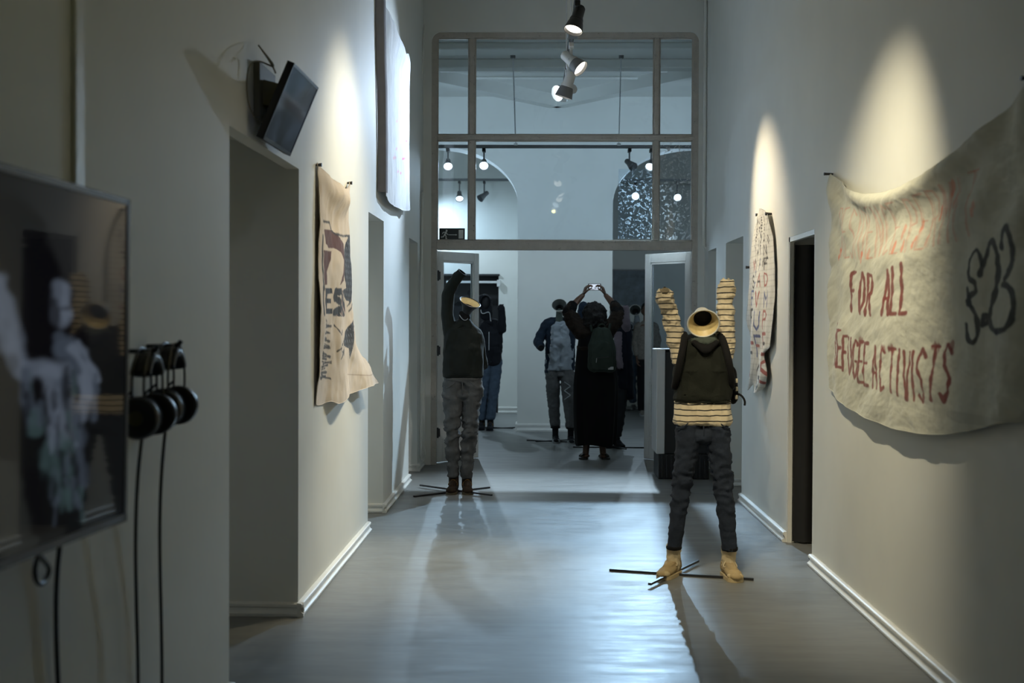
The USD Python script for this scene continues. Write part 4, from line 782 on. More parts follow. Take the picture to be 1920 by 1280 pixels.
INFO = {
 'floor_left': ('black track spotlight with a glowing white face at the top of the corridor', 'black_metal', 'black_metal', 'disc_warm'),
 'lamp_down': ('white track spotlight with grey shade pointing down at the floor', 'white_lamp', 'grey_lamp', 'disc_warm'),
 'strip_sheet': ('white track spotlight with dark shade turned to the right wall', 'white_lamp', 'grey_lamp', 'disc_warm'),
 'high_sheet': ('white track spotlight with lit shade facing the left wall', 'white_lamp', 'white_lamp', 'disc_cool'),
 'wall_cloth': ('track spotlight above the printed hanging', 'white_lamp', 'grey_lamp', 'disc_warm'),
 'big_sheet': ('track spotlight over the red-lettered banner', 'white_lamp', 'grey_lamp', 'disc_warm'),
 'front_figure': ('track spotlight aimed at the front figure', 'white_lamp', 'grey_lamp', 'disc_warm'),
 'near': ('unseen track spotlight nearest the camera, lighting the left wall', 'white_lamp', 'grey_lamp', 'disc_warm'),
 'unseen_left_figure': ('unseen track spotlight aimed at the figure in the dark sweater', 'white_lamp', 'grey_lamp', 'disc_warm'),
 'unseen_near_cool': ('unseen track spotlight aimed into the near left doorway', 'white_lamp', 'grey_lamp', 'disc_cool'),
 'rail_a': ('rail spotlight nearest the left frame of the glazing', 'grey_lamp', 'grey_lamp', 'disc_cool'),
 'rail_b': ('bright rail spotlight just right of the left mullion', 'grey_lamp', 'grey_lamp', 'disc_cool'),
 'rail_c': ('bright rail spotlight behind the right mullion', 'grey_lamp', 'grey_lamp', 'disc_cool'),
 'rail_off': ('unlit dark rail spotlight left of the right mullion', 'grey_lamp', 'grey_lamp', ''),
 'unseen_rail_d': ('unseen rail spotlight far left, lighting the arched wall', 'grey_lamp', 'grey_lamp', 'disc_cool'),
 'unseen_rail_e': ('unseen rail spotlight far right, lighting the arched wall', 'grey_lamp', 'grey_lamp', 'disc_cool'),
 'far_a': ('far spotlight seen through the left arch', 'grey_lamp', 'grey_lamp', 'disc_cool'),
 'far_off': ('unlit far spotlight inside the left arch', 'grey_lamp', 'grey_lamp', ''),
 'far_b': ('brightest far spotlight in the right arch', 'grey_lamp', 'grey_lamp', 'disc_cool'),
 'far_c': ('far spotlight at the right edge of the glazing', 'grey_lamp', 'grey_lamp', 'disc_cool'),
 'unseen_far_d': ('unseen far spotlight lighting the wall of the black doorway', 'grey_lamp', 'grey_lamp', 'disc_cool'),
}
for nm, mnt, drop, aim, size, w, ang, soft, col in LAMPS:
    lab, shell, shade, disc = INFO[nm]
    lamp(mnt, aim, lab, shell, shade, disc, size, drop, 'spotlights on the back rail' if mnt[1] > 18 else 'spotlights on the near rail' if mnt[1] > 13 else 'track spotlights', bool(w))

# ------------------------------------------------------------------ figures: bones hulled into one surface, smoothed, then creased
def ball(c, r, n=14):
    r = np.broadcast_to(np.asarray(r, float), (3,))
    a, b_ = np.meshgrid(np.arange(n) * 2 * np.pi / n, np.linspace(0.12, np.pi - 0.12, n // 2), indexing='ij')
    p = np.stack([np.cos(a) * np.sin(b_), np.sin(a) * np.sin(b_), np.cos(b_)], -1).reshape(-1, 3)
    return np.vstack([p, [[0, 0, 1], [0, 0, -1]]]) * r + np.asarray(c, float)

def flesh(chains, step=0.016, smooth=8, cut=(), holes=()):
    """chains: lists of (point, radius); consecutive balls are hulled, everything is joined. cut: planes (normal, offset) to keep; holes: (p, q, r) bored out."""
    parts = []
    for ch in chains:
        if len(ch) == 1: parts.append(m3.Manifold.hull_points(ball(*ch[0])))
        for (p, r), (q, s) in zip(ch[:-1], ch[1:]):
            parts.append(m3.Manifold.hull_points(np.vstack([ball(p, r), ball(q, s)])))
    M_ = m3.Manifold.batch_boolean(parts, m3.OpType.Add).refine_to_length(step)
    t = tri(M_); t.merge_vertices()
    if smooth:
        v0 = np.array(t.vertices); trimesh.smoothing.filter_taubin(t, lamb=0.5, nu=0.52, iterations=smooth)
        dv_ = np.array(t.vertices) - v0; ln_ = np.linalg.norm(dv_, axis=1, keepdims=True); t.vertices = v0 + dv_ * np.minimum(1, 0.02 / np.maximum(ln_, 1e-9))
    if len(cut) or len(holes):
        M_ = man(t)
        for n, o in cut: M_ = M_.trim_by_plane(tuple(map(float, n)), float(o))
        for p, q, r_ in holes: M_ = M_ - man(cyl(p, q, r_, 20))
        t = tri(M_)
    return t

def crumple(t, amp, scale, seed=0, stretch=(1, 1, 1), where=None):
    """Pushes the surface in and out along its normals in soft ridges, as worn cloth lies."""
    t.merge_vertices(); v, n = np.array(t.vertices), np.array(t.vertex_normals)
    q = v * np.asarray(stretch) * scale
    q = q + 0.9 * (meshkit.fbm(q * 0.5 + seed, 2, seed)[:, None] - 0.5)
    f = meshkit.fbm(q + seed * 3.7, 3, seed + 5); ridge = 0.30 + 1.1 * np.clip(1 - np.abs(2 * f - 1) * 4.5, 0, 1) ** 1.4 - 0.5 * np.clip(1 - np.abs(2 * f - 0.62) * 5, 0, 1)
    g = meshkit.fbm(q * 2.3 + seed, 2, seed + 9) - 0.5
    w_ = 1.0 if where is None else where(v)
    t.vertices = v + n * ((amp * (ridge - 0.35) + amp * 0.5 * g) * w_)[:, None]
    return t

def hand(wrist, dirn, palm_n, side, size=1.0, curl=0.5):
    """Bone chains of a hand: palm, four unequal bent fingers and a thumb leaving the side of the palm near its base. palm_n points out of the palm."""
    d = np.array(dirn, float); d /= np.linalg.norm(d); n = np.array(palm_n, float); n -= d * (n @ d); n /= np.linalg.norm(n); s = np.cross(d, n) * side
    w_ = np.array(wrist, float); k = size; ch = []
    for o in (-0.026, -0.009, 0.009, 0.026): ch.append([(w_ + s * o * 0.55 * k + d * 0.012 * k, 0.0135 * k), (w_ + s * o * k + d * 0.085 * k, 0.0125 * k)])
    for o, l in ((-0.029, 0.062), (-0.010, 0.078), (0.010, 0.083), (0.029, 0.072)):
        p = w_ + s * o * k + d * 0.085 * k; c_ = [(p, 0.0098 * k)]; ang = 0.0
        for f_ in (0.45, 0.32, 0.23):
            ang += curl * (0.9 if f_ > .4 else 1.1); p = p + (d * math.cos(ang) + n * math.sin(ang)) * l * f_ * k + s * o * 0.08 * k; c_.append((p, (0.0092 if f_ > .3 else 0.0078) * k))
        ch.append(c_)
    p = w_ + s * 0.03 * k + d * 0.022 * k
    ch.append([(w_ + s * 0.012 * k + d * 0.012 * k, 0.014 * k), (p, 0.0135 * k), (p + (s * 0.7 + d * 0.7 + n * 0.25) * 0.036 * k, 0.0108 * k), (p + (s * 0.75 + d * 1.45 + n * 0.7) * 0.036 * k, 0.0095 * k), (p + (s * 0.6 + d * 2.1 + n * 1.3) * 0.034 * k, 0.008 * k)])
    return ch

def bell(c, d, r=0.083, depth=0.15, inner='bell_inner', outer='bell_white', parent=None, neck_r=0.032):
    """A megaphone horn: flared bell open at c towards d, white outside, coloured inside, with a dark throat."""
    d = np.array(d, float); d /= np.linalg.norm(d); c = np.array(c, float)
    s = np.linspace(0, 1, 14); rad = neck_r + (r - neck_r) * (0.35 * s + 0.65 * s ** 2.6); zz = -depth + depth * s
    out = [(0, -depth - 0.045), (neck_r * 0.55, -depth - 0.042), (neck_r * 0.88, -depth - 0.026), (neck_r, -depth)] + list(zip(rad + 0.004, zz)) + [(r + 0.006, 0.004), (r + 0.001, 0.006), (r - 0.003, 0.002)]
    h = put('horn', align(lathe(out, 44), c, d), MT[outer], parent, smooth=50)
    i0 = int(np.argmin(np.abs(rad - max(0.052, neck_r + 0.006)))); prof = [(a - 0.002, b_) for a, b_ in zip(rad, zz)]
    put('horn_lining', align(lathe([(r - 0.003, 0.002)] + prof[i0:][::-1], 44), c, d), MT[inner], h, smooth=60)
    put('throat', align(lathe(prof[:i0 + 1][::-1] + [(0, prof[0][1])], 44), c, d), MT['black_matte'], h, smooth=60)
    return h

def shoe(heel, toe, w_=0.042, hgt=0.075, mats=('shoe_cream', 'sole_cream', 'lace'), parent=None, ankle=0.036, boot=0.0, laces=4):
    """A lace-up shoe from heel to toe on the floor."""
    h, t = np.array([*heel, 0.0]), np.array([*toe, 0.0]); L = np.linalg.norm(t - h); d = (t - h) / L; s = np.array([-d[1], d[0], 0]); z = np.array([0, 0, 1.0])
    P_ = lambda a, b_, c_: h + d * a * L + s * b_ + z * c_
    up_ = flesh([[(P_(0.14, 0, 0.045), (w_ * .82, w_ * .82, 0.03)), (P_(0.42, 0, 0.045), (w_ * .86, w_ * .86, 0.028)), (P_(0.72, 0, 0.036), (w_, w_, 0.026)), (P_(0.90, 0, 0.03), (w_ * .8, w_ * .8, 0.02))],
                 [(P_(0.16, 0, 0.05), ankle), (P_(0.2, 0, hgt + boot), ankle * 0.96)], [(P_(0.3, 0, hgt * 0.85), ankle * .8), (P_(0.66, 0, 0.052), w_ * .62)]], 0.011, 5, cut=[(z, 0.012), (-z, -(hgt + boot))])
    k = up_ if boot else up_
    u = put('shoe', k, MT[mats[0]], parent, smooth=60)
    o = sg.LineString([P_(0.16, 0, 0)[:2], P_(0.45, 0, 0)[:2]]).buffer(w_ * .86).union(sg.LineString([P_(0.5, 0, 0)[:2], P_(0.80, 0, 0)[:2]]).buffer(w_ * 1.0)).buffer(0.012).buffer(-0.010).simplify(0.001)
    put('sole', prism(o, 'z', 0.001, 0.022), MT[mats[1]], u)
    put('toe_cap', flesh([[(P_(0.80, -.012, 0.03), (w_ * .78, w_ * .78, 0.02)), (P_(0.88, .008, 0.03), (w_ * .76, w_ * .76, 0.02))]], 0.012, 4, cut=[(z, 0.012)]), MT[mats[1] if not boot else mats[0]], u, smooth=60)
    for i in range(laces):
        a = 0.34 + 0.085 * i; zt = hgt * 0.98 - 0.0125 * i + boot * 0.3 * (i == 0)
        put('lace', tube(curve([P_(a, -w_ * .55, zt - 0.014), P_(a + .03, 0, zt + 0.010), P_(a, w_ * .55, zt - 0.014)], 12), 0.0035, 7), MT[mats[2]], u)
    for sd in (-1, 1): put('lace_loop', tube(curve([P_(0.33, 0, hgt), P_(0.36, sd * w_ * .6, hgt + .004), P_(0.42, sd * w_ * .85, hgt - .02), P_(0.40, sd * w_ * .4, hgt - .006)], 14), 0.003, 6), MT[mats[2]], u)
    return u

def floor_bar(parent, p, q, z=0.008, h=0.012, name='stand_bar'):
    p, q = np.array(p, float), np.array(q, float); d = (q - p) / np.linalg.norm(q - p); n = np.array([-d[1], d[0]]) * 0.009
    put(name, hull([(*(e + k * n), zz) for e in (p, q) for k in (-1, 1) for zz in (z - h / 2, z + h / 2)]), MT['black_metal'], parent)

def striped(name, base, dark, period, frac, rough=0.8, wob=0.012):
    return usdkit.material(stage, LK + name, {'tc': ('texture_coordinate', {}), 'n': ('noise_texture', {'scale': 7.0, 'detail': 2.0}), 'x': ('separate_xyz', {}), 'w': ('math', {'math_type': 'multiply_add', 'value2': wob * 2}), 'm': ('math', {'math_type': 'multiply', 'value2': 1.0 / period}),
        'f': ('math', {'math_type': 'fraction'}), 'l': ('math', {'math_type': 'less_than', 'value2': frac}), 'c': ('mix', {'color1': base, 'color2': dark}), 'p': ('principled_bsdf', {'roughness': rough, 'sheen_weight': 0.2, 'specular_ior_level': 0.25}),
        'bn': ('noise_texture', {'scale': 120.0}), 'b': ('bump', {'strength': 0.25, 'distance': 0.002})},
        [('tc.object', 'n.vector'), ('tc.object', 'x.vector'), ('n.fac', 'w.value1'), ('x.z', 'w.value3'), ('w.value', 'm.value1'), ('m.value', 'f.value1'), ('f.value', 'l.value1'), ('l.value', 'c.fac'), ('c.color', 'p.base_color'), ('tc.object', 'bn.vector'), ('bn.fac', 'b.height'), ('b.normal', 'p.normal')], surface='p.BSDF')

def cloth_mat(name, c, vary=0.25, scale=9, rough=0.85, bump=0.35, bscale=150, sheen=0.02, **k): return paint(name, c, rough, vary, scale, bump, bscale, spec=0.18, sheen=sheen, **k)
MT.update({
 'vest': cloth_mat('vest_olive', (0.0125, 0.0145, 0.011)), 'stripe_shirt': striped('striped_shirt', (0.62, 0.53, 0.38), (0.02, 0.02, 0.022), 0.030, 0.2),
 'jeans_dark': cloth_mat('jeans_charcoal', (0.019, 0.026, 0.042), 0.3, 14), 'sock': cloth_mat('sock_cream', (0.6, 0.5, 0.33), 0.1), 'shoe_cream': cloth_mat('shoe_cream', (0.40, 0.30, 0.16), 0.2), 'sole_cream': paint('sole_cream', (0.55, 0.43, 0.24), 0.6, 0.08), 'lace': paint('lace', (0.6, 0.5, 0.33), 0.8, 0.08),
 'bell_inner': paint('bell_inner', (0.74, 0.58, 0.28), 0.45, 0.1, 30, 0.3, 60), 'bell_white': paint('bell_white', (0.66, 0.65, 0.6), 0.35, 0.05), 'bell_black': paint('bell_black', (0.02, 0.02, 0.022), 0.35, 0.05), 'bell_dark_in': paint('bell_dark_inner', (0.06, 0.065, 0.06), 0.4, 0.1),
 'pack_black': cloth_mat('pack_black', (0.007, 0.007, 0.008), 0.2), 'buckle': paint('buckle', (0.5, 0.46, 0.36), 0.4, 0.05), 'scarf': cloth_mat('scarf_grey', (0.06, 0.075, 0.065), 0.2),
 'sweater': cloth_mat('sweater_green', (0.011, 0.0135, 0.0115), 0.25, 12), 'jeans_grey': cloth_mat('jeans_grey', (0.078, 0.08, 0.08), 0.35, 10), 'boot': cloth_mat('boot_brown', (0.03, 0.018, 0.01), 0.3), 'boot_sole': paint('boot_sole', (0.11, 0.085, 0.045), 0.6, 0.1), 'boot_lace': paint('boot_lace', (0.16, 0.085, 0.02), 0.8, 0.1),
 'denim': cloth_mat('denim_navy', (0.012, 0.02, 0.034), 0.3, 12), 'tee': cloth_mat('tee_silver', (0.27, 0.30, 0.33), 0.12, 8, 0.5), 'joggers': cloth_mat('joggers_grey', (0.10, 0.10, 0.10), 0.3, 16), 'sneaker': cloth_mat('sneaker_white', (0.35, 0.37, 0.38), 0.15), 'sneaker_black': cloth_mat('sneaker_black', (0.012, 0.013, 0.016), 0.2), 'cuff_black': cloth_mat('cuff_black', (0.008, 0.008, 0.01), 0.2),
 'hoodie': cloth_mat('hoodie_black', (0.009, 0.010, 0.013), 0.2), 'jeans_blue': cloth_mat('jeans_blue', (0.06, 0.085, 0.12), 0.3, 12), 'cord': paint('hood_cord', (0.45, 0.46, 0.47), 0.7, 0.05),
 'navy': cloth_mat('vest_navy', (0.006, 0.008, 0.014), 0.2), 'mauve': cloth_mat('sleeve_mauve', (0.16, 0.13, 0.15), 0.12), 'trouser': cloth_mat('trousers_slate', (0.02, 0.022, 0.024), 0.2),
 'dress': cloth_mat('dress_black', (0.0035, 0.0035, 0.004), 0.15), 'jacket_brown': cloth_mat('jacket_brown', (0.020, 0.014, 0.010), 0.5, 22), 'skin': paint('skin_brown', (0.11, 0.055, 0.033), 0.5, 0.12, 12, 0.15, 120), 'hair': paint('hair_black', (0.004, 0.0035, 0.0035), 0.75, 0.3, 60, 0.9, 110),
 'pack_green': cloth_mat('pack_green', (0.030, 0.042, 0.034), 0.15), 'patch': paint('patch', (0.35, 0.36, 0.36), 0.7, 0.3, 60), 'sandal': paint('sandal', (0.022, 0.018, 0.014), 0.5, 0.2),
 'knit': cloth_mat('knit_beige', (0.20, 0.18, 0.155), 0.3, 40, 0.9, 0.9, 70), 'phone_screen': glow('phone_screen', (0.75, 0.85, 1.0), 0.9),
})
X_ = lambda a, b_: [np.array(a, float), b_]

# ---- 1: the front figure on the right
t = thing('mannequin', (0.89, 6.98, 0), 'headless megaphone figure in striped shirt and olive vest, both arms raised', 'mannequin', 'megaphone mannequins')
Y = 7.0
tr = flesh([[((0.812, Y, 0.865), (0.072, 0.08, 0.04)), ((0.812, Y, 0.78), (0.073, 0.083, 0.05)), ((0.788, Y, 0.60), (0.053, 0.058, 0.05)), ((0.772, Y + .01, 0.48), (0.048, 0.052, 0.05)), ((0.739, Y + .03, 0.16), (0.041, 0.045, 0.03))],
            [((0.955, Y, 0.865), (0.072, 0.08, 0.04)), ((0.962, Y, 0.78), (0.073, 0.083, 0.05)), ((0.987, Y - .01, 0.60), (0.055, 0.058, 0.05)), ((1.0, Y - .01, 0.48), (0.05, 0.052, 0.05)), ((1.038, Y + .0, 0.145), (0.042, 0.045, 0.03))],
            [((0.812, Y, 0.87), (0.07, 0.08, 0.05)), ((0.955, Y, 0.87), (0.07, 0.08, 0.05))], [((0.85, Y, 0.78), (0.05, 0.085, 0.06)), ((0.91, Y, 0.78), (0.05, 0.085, 0.06))]], 0.012, 8, cut=[((0, 0, 1), 0.15)])
tr = crumple(tr, 0.0095, 10, 4, (0.9, 0.9, 1.7), lambda v: 0.35 + np.exp(-((v[:, 2] - 0.52) / 0.16) ** 2) + 0.5 * np.exp(-((v[:, 2] - 0.80) / 0.05) ** 2))
j = put('trousers', tr, MT['jeans_dark'], t, smooth=True)
put('waistband', crumple(flesh([[((0.815, Y, 0.885), (0.073, 0.083, 0.02)), ((0.955, Y, 0.885), (0.073, 0.083, 0.02))]], 0.02, 3), 0.003, 9, 2), MT['jeans_dark'], j, smooth=True)
put('fly_seam', tube(curve([(0.88, Y - .082, 0.835), (0.882, Y - .084, 0.80), (0.884, Y - 0.078, 0.77)], 12), 0.004, 6), MT['jeans_dark'], j)
for x, s in ((0.81, -1), (0.955, 1)): put('pocket_seam', tube(curve([(x, Y - .087, 0.87), (x + s * .03, Y - .088, 0.835), (x + s * .07, Y - .055, 0.82)], 14), 0.0035, 6), MT['jeans_dark'], j)
for x, yy in ((0.737, Y + .03), (1.04, Y)):
    put('hem', crumple(flesh([[((x, yy, 0.152), (0.043, 0.046, 0.012)), ((x, yy, 0.162), (0.043, 0.046, 0.012))]], 0.012, 2), 0.002, 20, 3), MT['pack_black'], j, smooth=True)
for hl, to, x, yy in (((0.765, 7.11), (0.655, 6.90), 0.737, 7.05), ((1.025, 7.08), (1.058, 6.84), 1.035, 7.02)):
    s_ = put('sock', crumple(flesh([[((x, yy, 0.05), 0.036), ((x, yy, 0.155), 0.041)]], 0.011, 4), 0.004, 26, 7, (.6, .6, 2)), MT['sock'], t, smooth=True)
    shoe(hl, to, 0.043, 0.082, ('shoe_cream', 'sole_cream', 'lace'), t, 0.04)
sh = flesh([[((0.815, Y, 0.85), (0.083, 0.095, 0.02)), ((0.95, Y, 0.85), (0.083, 0.095, 0.02))], [((0.815, Y, 0.96), (0.085, 0.098, 0.02)), ((0.95, Y, 0.96), (0.085, 0.098, 0.02))], [((0.81, Y, 0.85), (0.088, 0.098, 0.03)), ((0.82, Y, 0.97), (0.085, 0.095, 0.02))], [((0.955, Y, 0.85), (0.09, 0.098, 0.03)), ((0.95, Y, 0.97), (0.085, 0.095, 0.02))], [((0.88, Y, 0.86), (0.1, 0.1, 0.025)), ((0.88, Y, 0.96), (0.1, 0.1, 0.02))]], 0.012, 5)
put('shirt_hem', crumple(sh, 0.006, 10, 12, (1.4, 1.4, .6)), MT['stripe_shirt'], t, smooth=True)
# puffed striped sleeves, bunched at the open ends
def sleeve(pts, rad, seed, end, mat='stripe_shirt', amp=0.012, hole=True, step=0.011, st=(1, 1, 1.9), name='sleeve', parent=None, holer=0.6):
    m = crumple(flesh([[(np.array(p, float), r_) for p, r_ in zip(pts, rad)]], step, 6), amp, 15, seed, st)
    e, d = np.array(pts[-1], float), np.array(pts[-1], float) - np.array(pts[-2], float); d /= np.linalg.norm(d)
    if hole:
        m = tri(man(m) - man(cyl(e - d * 0.03, e + d * 0.2, rad[-1] * holer, 22)))
    s = put(name, m, MT[mat], parent, smooth=50)
    if hole: put('sleeve_dark_disc', align(lathe([(0, 0.001), (rad[-1] * holer * .98, 0.001), (rad[-1] * holer * .98, -0.004), (0, -0.004)], 22), e - d * 0.026, d), MT['black_matte'], s)  # black disc for the shade inside the hollow sleeve
    return s
sleeve([(0.775, Y, 1.19), (0.745, Y, 1.27), (0.712, Y - .02, 1.40), (0.69, Y - .035, 1.47), (0.672, Y - .06, 1.505), (0.668, Y - .085, 1.535)], [0.055, 0.049, 0.044, 0.040, 0.047, 0.044], 3, None, parent=t, amp=0.010, st=(1.2, 1.2, 1.4))
sleeve([(0.985, Y, 1.19), (1.005, Y, 1.27), (1.005, Y - .01, 1.40), (1.0, Y - .02, 1.50), (1.005, Y - .03, 1.56), (1.008, Y - .035, 1.585)], [0.055, 0.05, 0.048, 0.043, 0.044, 0.046], 9, None, parent=t, amp=0.010, st=(1.2, 1.2, 1.4))
ve = flesh([[((0.82, Y, 0.975), (0.096, 0.107, 0.03)), ((0.815, Y, 1.12), (0.088, 0.105, 0.05)), ((0.815, Y, 1.23), (0.07, 0.09, 0.05))], [((0.945, Y, 0.975), (0.096, 0.107, 0.03)), ((0.95, Y, 1.12), (0.088, 0.105, 0.05)), ((0.95, Y, 1.23), (0.07, 0.09, 0.05))], [((0.82, Y, 1.0), (0.09, 0.11, 0.04)), ((0.945, Y, 1.0), (0.09, 0.11, 0.04))], [((0.82, Y, 1.13), (0.08, 0.115, 0.06)), ((0.945, Y, 1.13), (0.08, 0.115, 0.06))], [((0.81, Y, 1.25), (0.055, 0.07, 0.04)), ((0.885, Y, 1.275), (0.05, 0.06, 0.03)), ((0.955, Y, 1.25), (0.055, 0.07, 0.04))], [((0.883, Y, 0.99), (0.15, 0.113, 0.04)), ((0.883, Y, 1.14), (0.145, 0.118, 0.05)), ((0.883, Y, 1.24), (0.11, 0.085, 0.04))]], 0.013, 22)
v_ = put('vest', crumple(ve, 0.008, 6, 15, (1, 1, 0.8)), MT['vest'], t, smooth=True)
put('rib_hem', crumple(flesh([[((0.82, Y, 0.962), (0.094, 0.108, 0.016)), ((0.945, Y, 0.962), (0.094, 0.108, 0.016))]], 0.012, 3), 0.003, 30, 5, (3, 3, .2)), MT['vest'], v_, smooth=True)
put('neckline', flesh([[((0.83, Y - .075, 1.285), (0.02, 0.02, 0.012)), ((0.885, Y - .115, 1.245), (0.03, 0.012, 0.02)), ((0.945, Y - .075, 1.285), (0.02, 0.02, 0.012))]], 0.012, 4), MT['pack_black'], v_, smooth=True)
put('neck_scarf', crumple(flesh([[((0.845, Y - .03, 1.29), (0.035, 0.05, 0.03)), ((0.885, Y - .05, 1.285), (0.045, 0.06, 0.03)), ((0.925, Y - .03, 1.295), (0.035, 0.05, 0.03))], [((0.88, Y - .02, 1.27), 0.05), ((0.88, Y, 1.36), 0.036)]], 0.012, 5), 0.006, 20, 2), MT['scarf'], t, smooth=True)
bell((0.872, Y - .11, 1.388), (-0.02, -0.85, -0.52), 0.083, 0.075, 'bell_inner', 'bell_white', t, 0.046)
put('mount', cyl((0.878, Y + .02, 1.30), (0.877, Y + .01, 1.435), 0.03, 18), MT['bell_white'], t)
floor_bar(t, (0.391, 7.15), (1.155, 6.92), 0.007); floor_bar(t, (0.576, 6.70), (0.908, 7.362), 0.021)
# its backpack
t = thing('backpack', (0.89, 7.14, 1.0), 'black backpack worn by the front striped figure, straps over shoulders', 'backpack')
put('body', crumple(flesh([[((0.84, 7.16, 1.0), (0.09, 0.06, 0.06)), ((0.85, 7.17, 1.2), (0.09, 0.06, 0.06)), ((0.86, 7.16, 1.29), (0.07, 0.05, 0.04))], [((0.98, 7.14, 1.0), (0.1, 0.06, 0.06)), ((0.96, 7.16, 1.2), (0.09, 0.06, 0.06)), ((0.93, 7.16, 1.29), (0.07, 0.05, 0.04))], [((0.84, 7.16, 1.1), (0.09, 0.07, 0.09)), ((0.98, 7.15, 1.1), (0.1, 0.07, 0.09))], [((0.84, 7.16, 1.0), (0.09, 0.06, 0.06)), ((0.98, 7.14, 1.0), (0.1, 0.06, 0.06))]], 0.016, 6), 0.006, 9, 3), MT['pack_black'], t, smooth=True)
put('side_pocket', flesh([[((1.065, 7.10, 0.99), (0.03, 0.05, 0.05)), ((1.06, 7.10, 1.1), (0.025, 0.045, 0.05))]], 0.014, 5), MT['pack_black'], t, smooth=True)
for s, pts in ((-1, [(0.80, 7.11, 1.27), (0.785, 7.03, 1.325), (0.775, 6.94, 1.30), (0.755, 6.888, 1.22), (0.735, 6.90, 1.12), (0.728, 6.97, 1.04)]), (1, [(0.955, 7.11, 1.27), (0.965, 7.03, 1.33), (0.98, 6.94, 1.305), (1.0, 6.885, 1.22), (1.022, 6.90, 1.12), (1.035, 6.97, 1.04)])):
    m = tube(curve(pts, 30), 0.019, 12); put('strap', m, MT['pack_black'], t, smooth=True)
put('top_flap', flesh([[((0.955, 7.10, 1.31), (0.05, 0.035, 0.025)), ((1.0, 7.08, 1.30), (0.03, 0.03, 0.02))]], 0.014, 4), MT['pack_black'], t, smooth=True)
put('strap_end', tube(curve([(1.06, 7.05, 0.985), (1.085, 7.03, 1.0), (1.105, 7.02, 0.985), (1.115, 7.02, 0.94)], 20), 0.006, 8), MT['pack_black'], t)
for z in (1.03, 1.075, 0.985): put('buckle', box(1.062, 1.076, 7.0, 7.02, z - 0.012, z + 0.012, 0.003), MT['buckle'], t)

# ---- 2: the figure in a dark sweater on the left
Y = 10.34
t = thing('mannequin', (-0.64, Y, 0), 'headless megaphone figure in dark green sweater and grey jeans, one arm up', 'mannequin', 'megaphone mannequins')
tr = flesh([[((-0.70, Y, 0.90), (0.088, 0.09, 0.05)), ((-0.705, Y, 0.80), (0.08, 0.09, 0.05)), ((-0.715, Y - .01, 0.52), (0.058, 0.06, 0.05)), ((-0.71, Y + .01, 0.40), (0.052, 0.056, 0.05)), ((-0.705, Y + .02, 0.13), (0.043, 0.047, 0.03))],
            [((-0.555, Y, 0.90), (0.088, 0.09, 0.05)), ((-0.55, Y, 0.80), (0.078, 0.09, 0.05)), ((-0.57, Y - .01, 0.52), (0.056, 0.06, 0.05)), ((-0.583, Y + .01, 0.40), (0.052, 0.056, 0.05)), ((-0.601, Y + .02, 0.13), (0.043, 0.047, 0.03))],
            [((-0.70, Y, 0.92), (0.085, 0.09, 0.05)), ((-0.555, Y, 0.92), (0.085, 0.09, 0.05))], [((-0.65, Y, 0.80), (0.05, 0.09, 0.06)), ((-0.6, Y, 0.80), (0.05, 0.09, 0.06))]], 0.014, 8, cut=[((0, 0, 1), 0.118)])
j = put('trousers', crumple(tr, 0.016, 9, 21, (0.9, 0.9, 1.5), lambda v: 0.5 + 0.8 * np.exp(-((v[:, 2] - 0.42) / 0.2) ** 2) + 0.6 * np.exp(-((v[:, 2] - 0.80) / 0.06) ** 2)), MT['jeans_grey'], t, smooth=True)
put('fly_seam', tube(curve([(-0.628, Y - .094, 0.91), (-0.627, Y - .098, 0.85), (-0.627, Y - 0.088, 0.79)], 12), 0.004, 6), MT['jeans_grey'], j)
for x, s in ((-0.69, -1), (-0.56, 1)): put('pocket_seam', tube(curve([(x, Y - .09, 0.90), (x + s * .03, Y - .092, 0.87), (x + s * .07, Y - .06, 0.855)], 14), 0.004, 6), MT['jeans_grey'], j)
for hl, to in (((-0.70, 10.42), (-0.715, 10.19)), ((-0.60, 10.42), (-0.575, 10.19))): shoe(hl, to, 0.043, 0.085, ('boot', 'boot_sole', 'boot_lace'), t, 0.043, 0.05, 5)
sw = flesh([[((-0.71, Y, 0.955), (0.078, 0.10, 0.04)), ((-0.715, Y, 1.15), (0.07, 0.10, 0.06)), ((-0.70, Y, 1.30), (0.075, 0.09, 0.05))], [((-0.545, Y, 0.955), (0.078, 0.10, 0.04)), ((-0.535, Y, 1.15), (0.075, 0.10, 0.06)), ((-0.535, Y, 1.27), (0.068, 0.085, 0.05))],
            [((-0.71, Y, 1.0), (0.07, 0.105, 0.06)), ((-0.545, Y, 1.0), (0.07, 0.105, 0.06))], [((-0.70, Y, 1.17), (0.07, 0.115, 0.08)), ((-0.55, Y, 1.17), (0.07, 0.115, 0.08))], [((-0.70, Y, 1.32), (0.06, 0.07, 0.05)), ((-0.62, Y, 1.38), (0.055, 0.06, 0.04)), ((-0.54, Y, 1.29), (0.06, 0.07, 0.05))],
            [((-0.735, Y, 1.30), (0.06, 0.065, 0.06)), ((-0.758, Y - .01, 1.45), (0.054, 0.06, 0.05)), ((-0.75, Y - .02, 1.61), 0.05), ((-0.735, Y - .03, 1.66), 0.049), ((-0.65, Y - .06, 1.765), 0.042), ((-0.635, Y - .065, 1.78), 0.042)],
            [((-0.52, Y, 1.27), (0.055, 0.065, 0.05)), ((-0.49, Y + .05, 1.15), 0.048), ((-0.475, Y + .10, 1.06), 0.038)], [((-0.628, Y, 0.97), (0.152, 0.11, 0.05)), ((-0.625, Y, 1.15), (0.155, 0.12, 0.06)), ((-0.62, Y, 1.30), (0.125, 0.09, 0.05))]], 0.015, 22)
sw = crumple(sw, 0.008, 5, 33, (1.2, 1.2, 0.7))
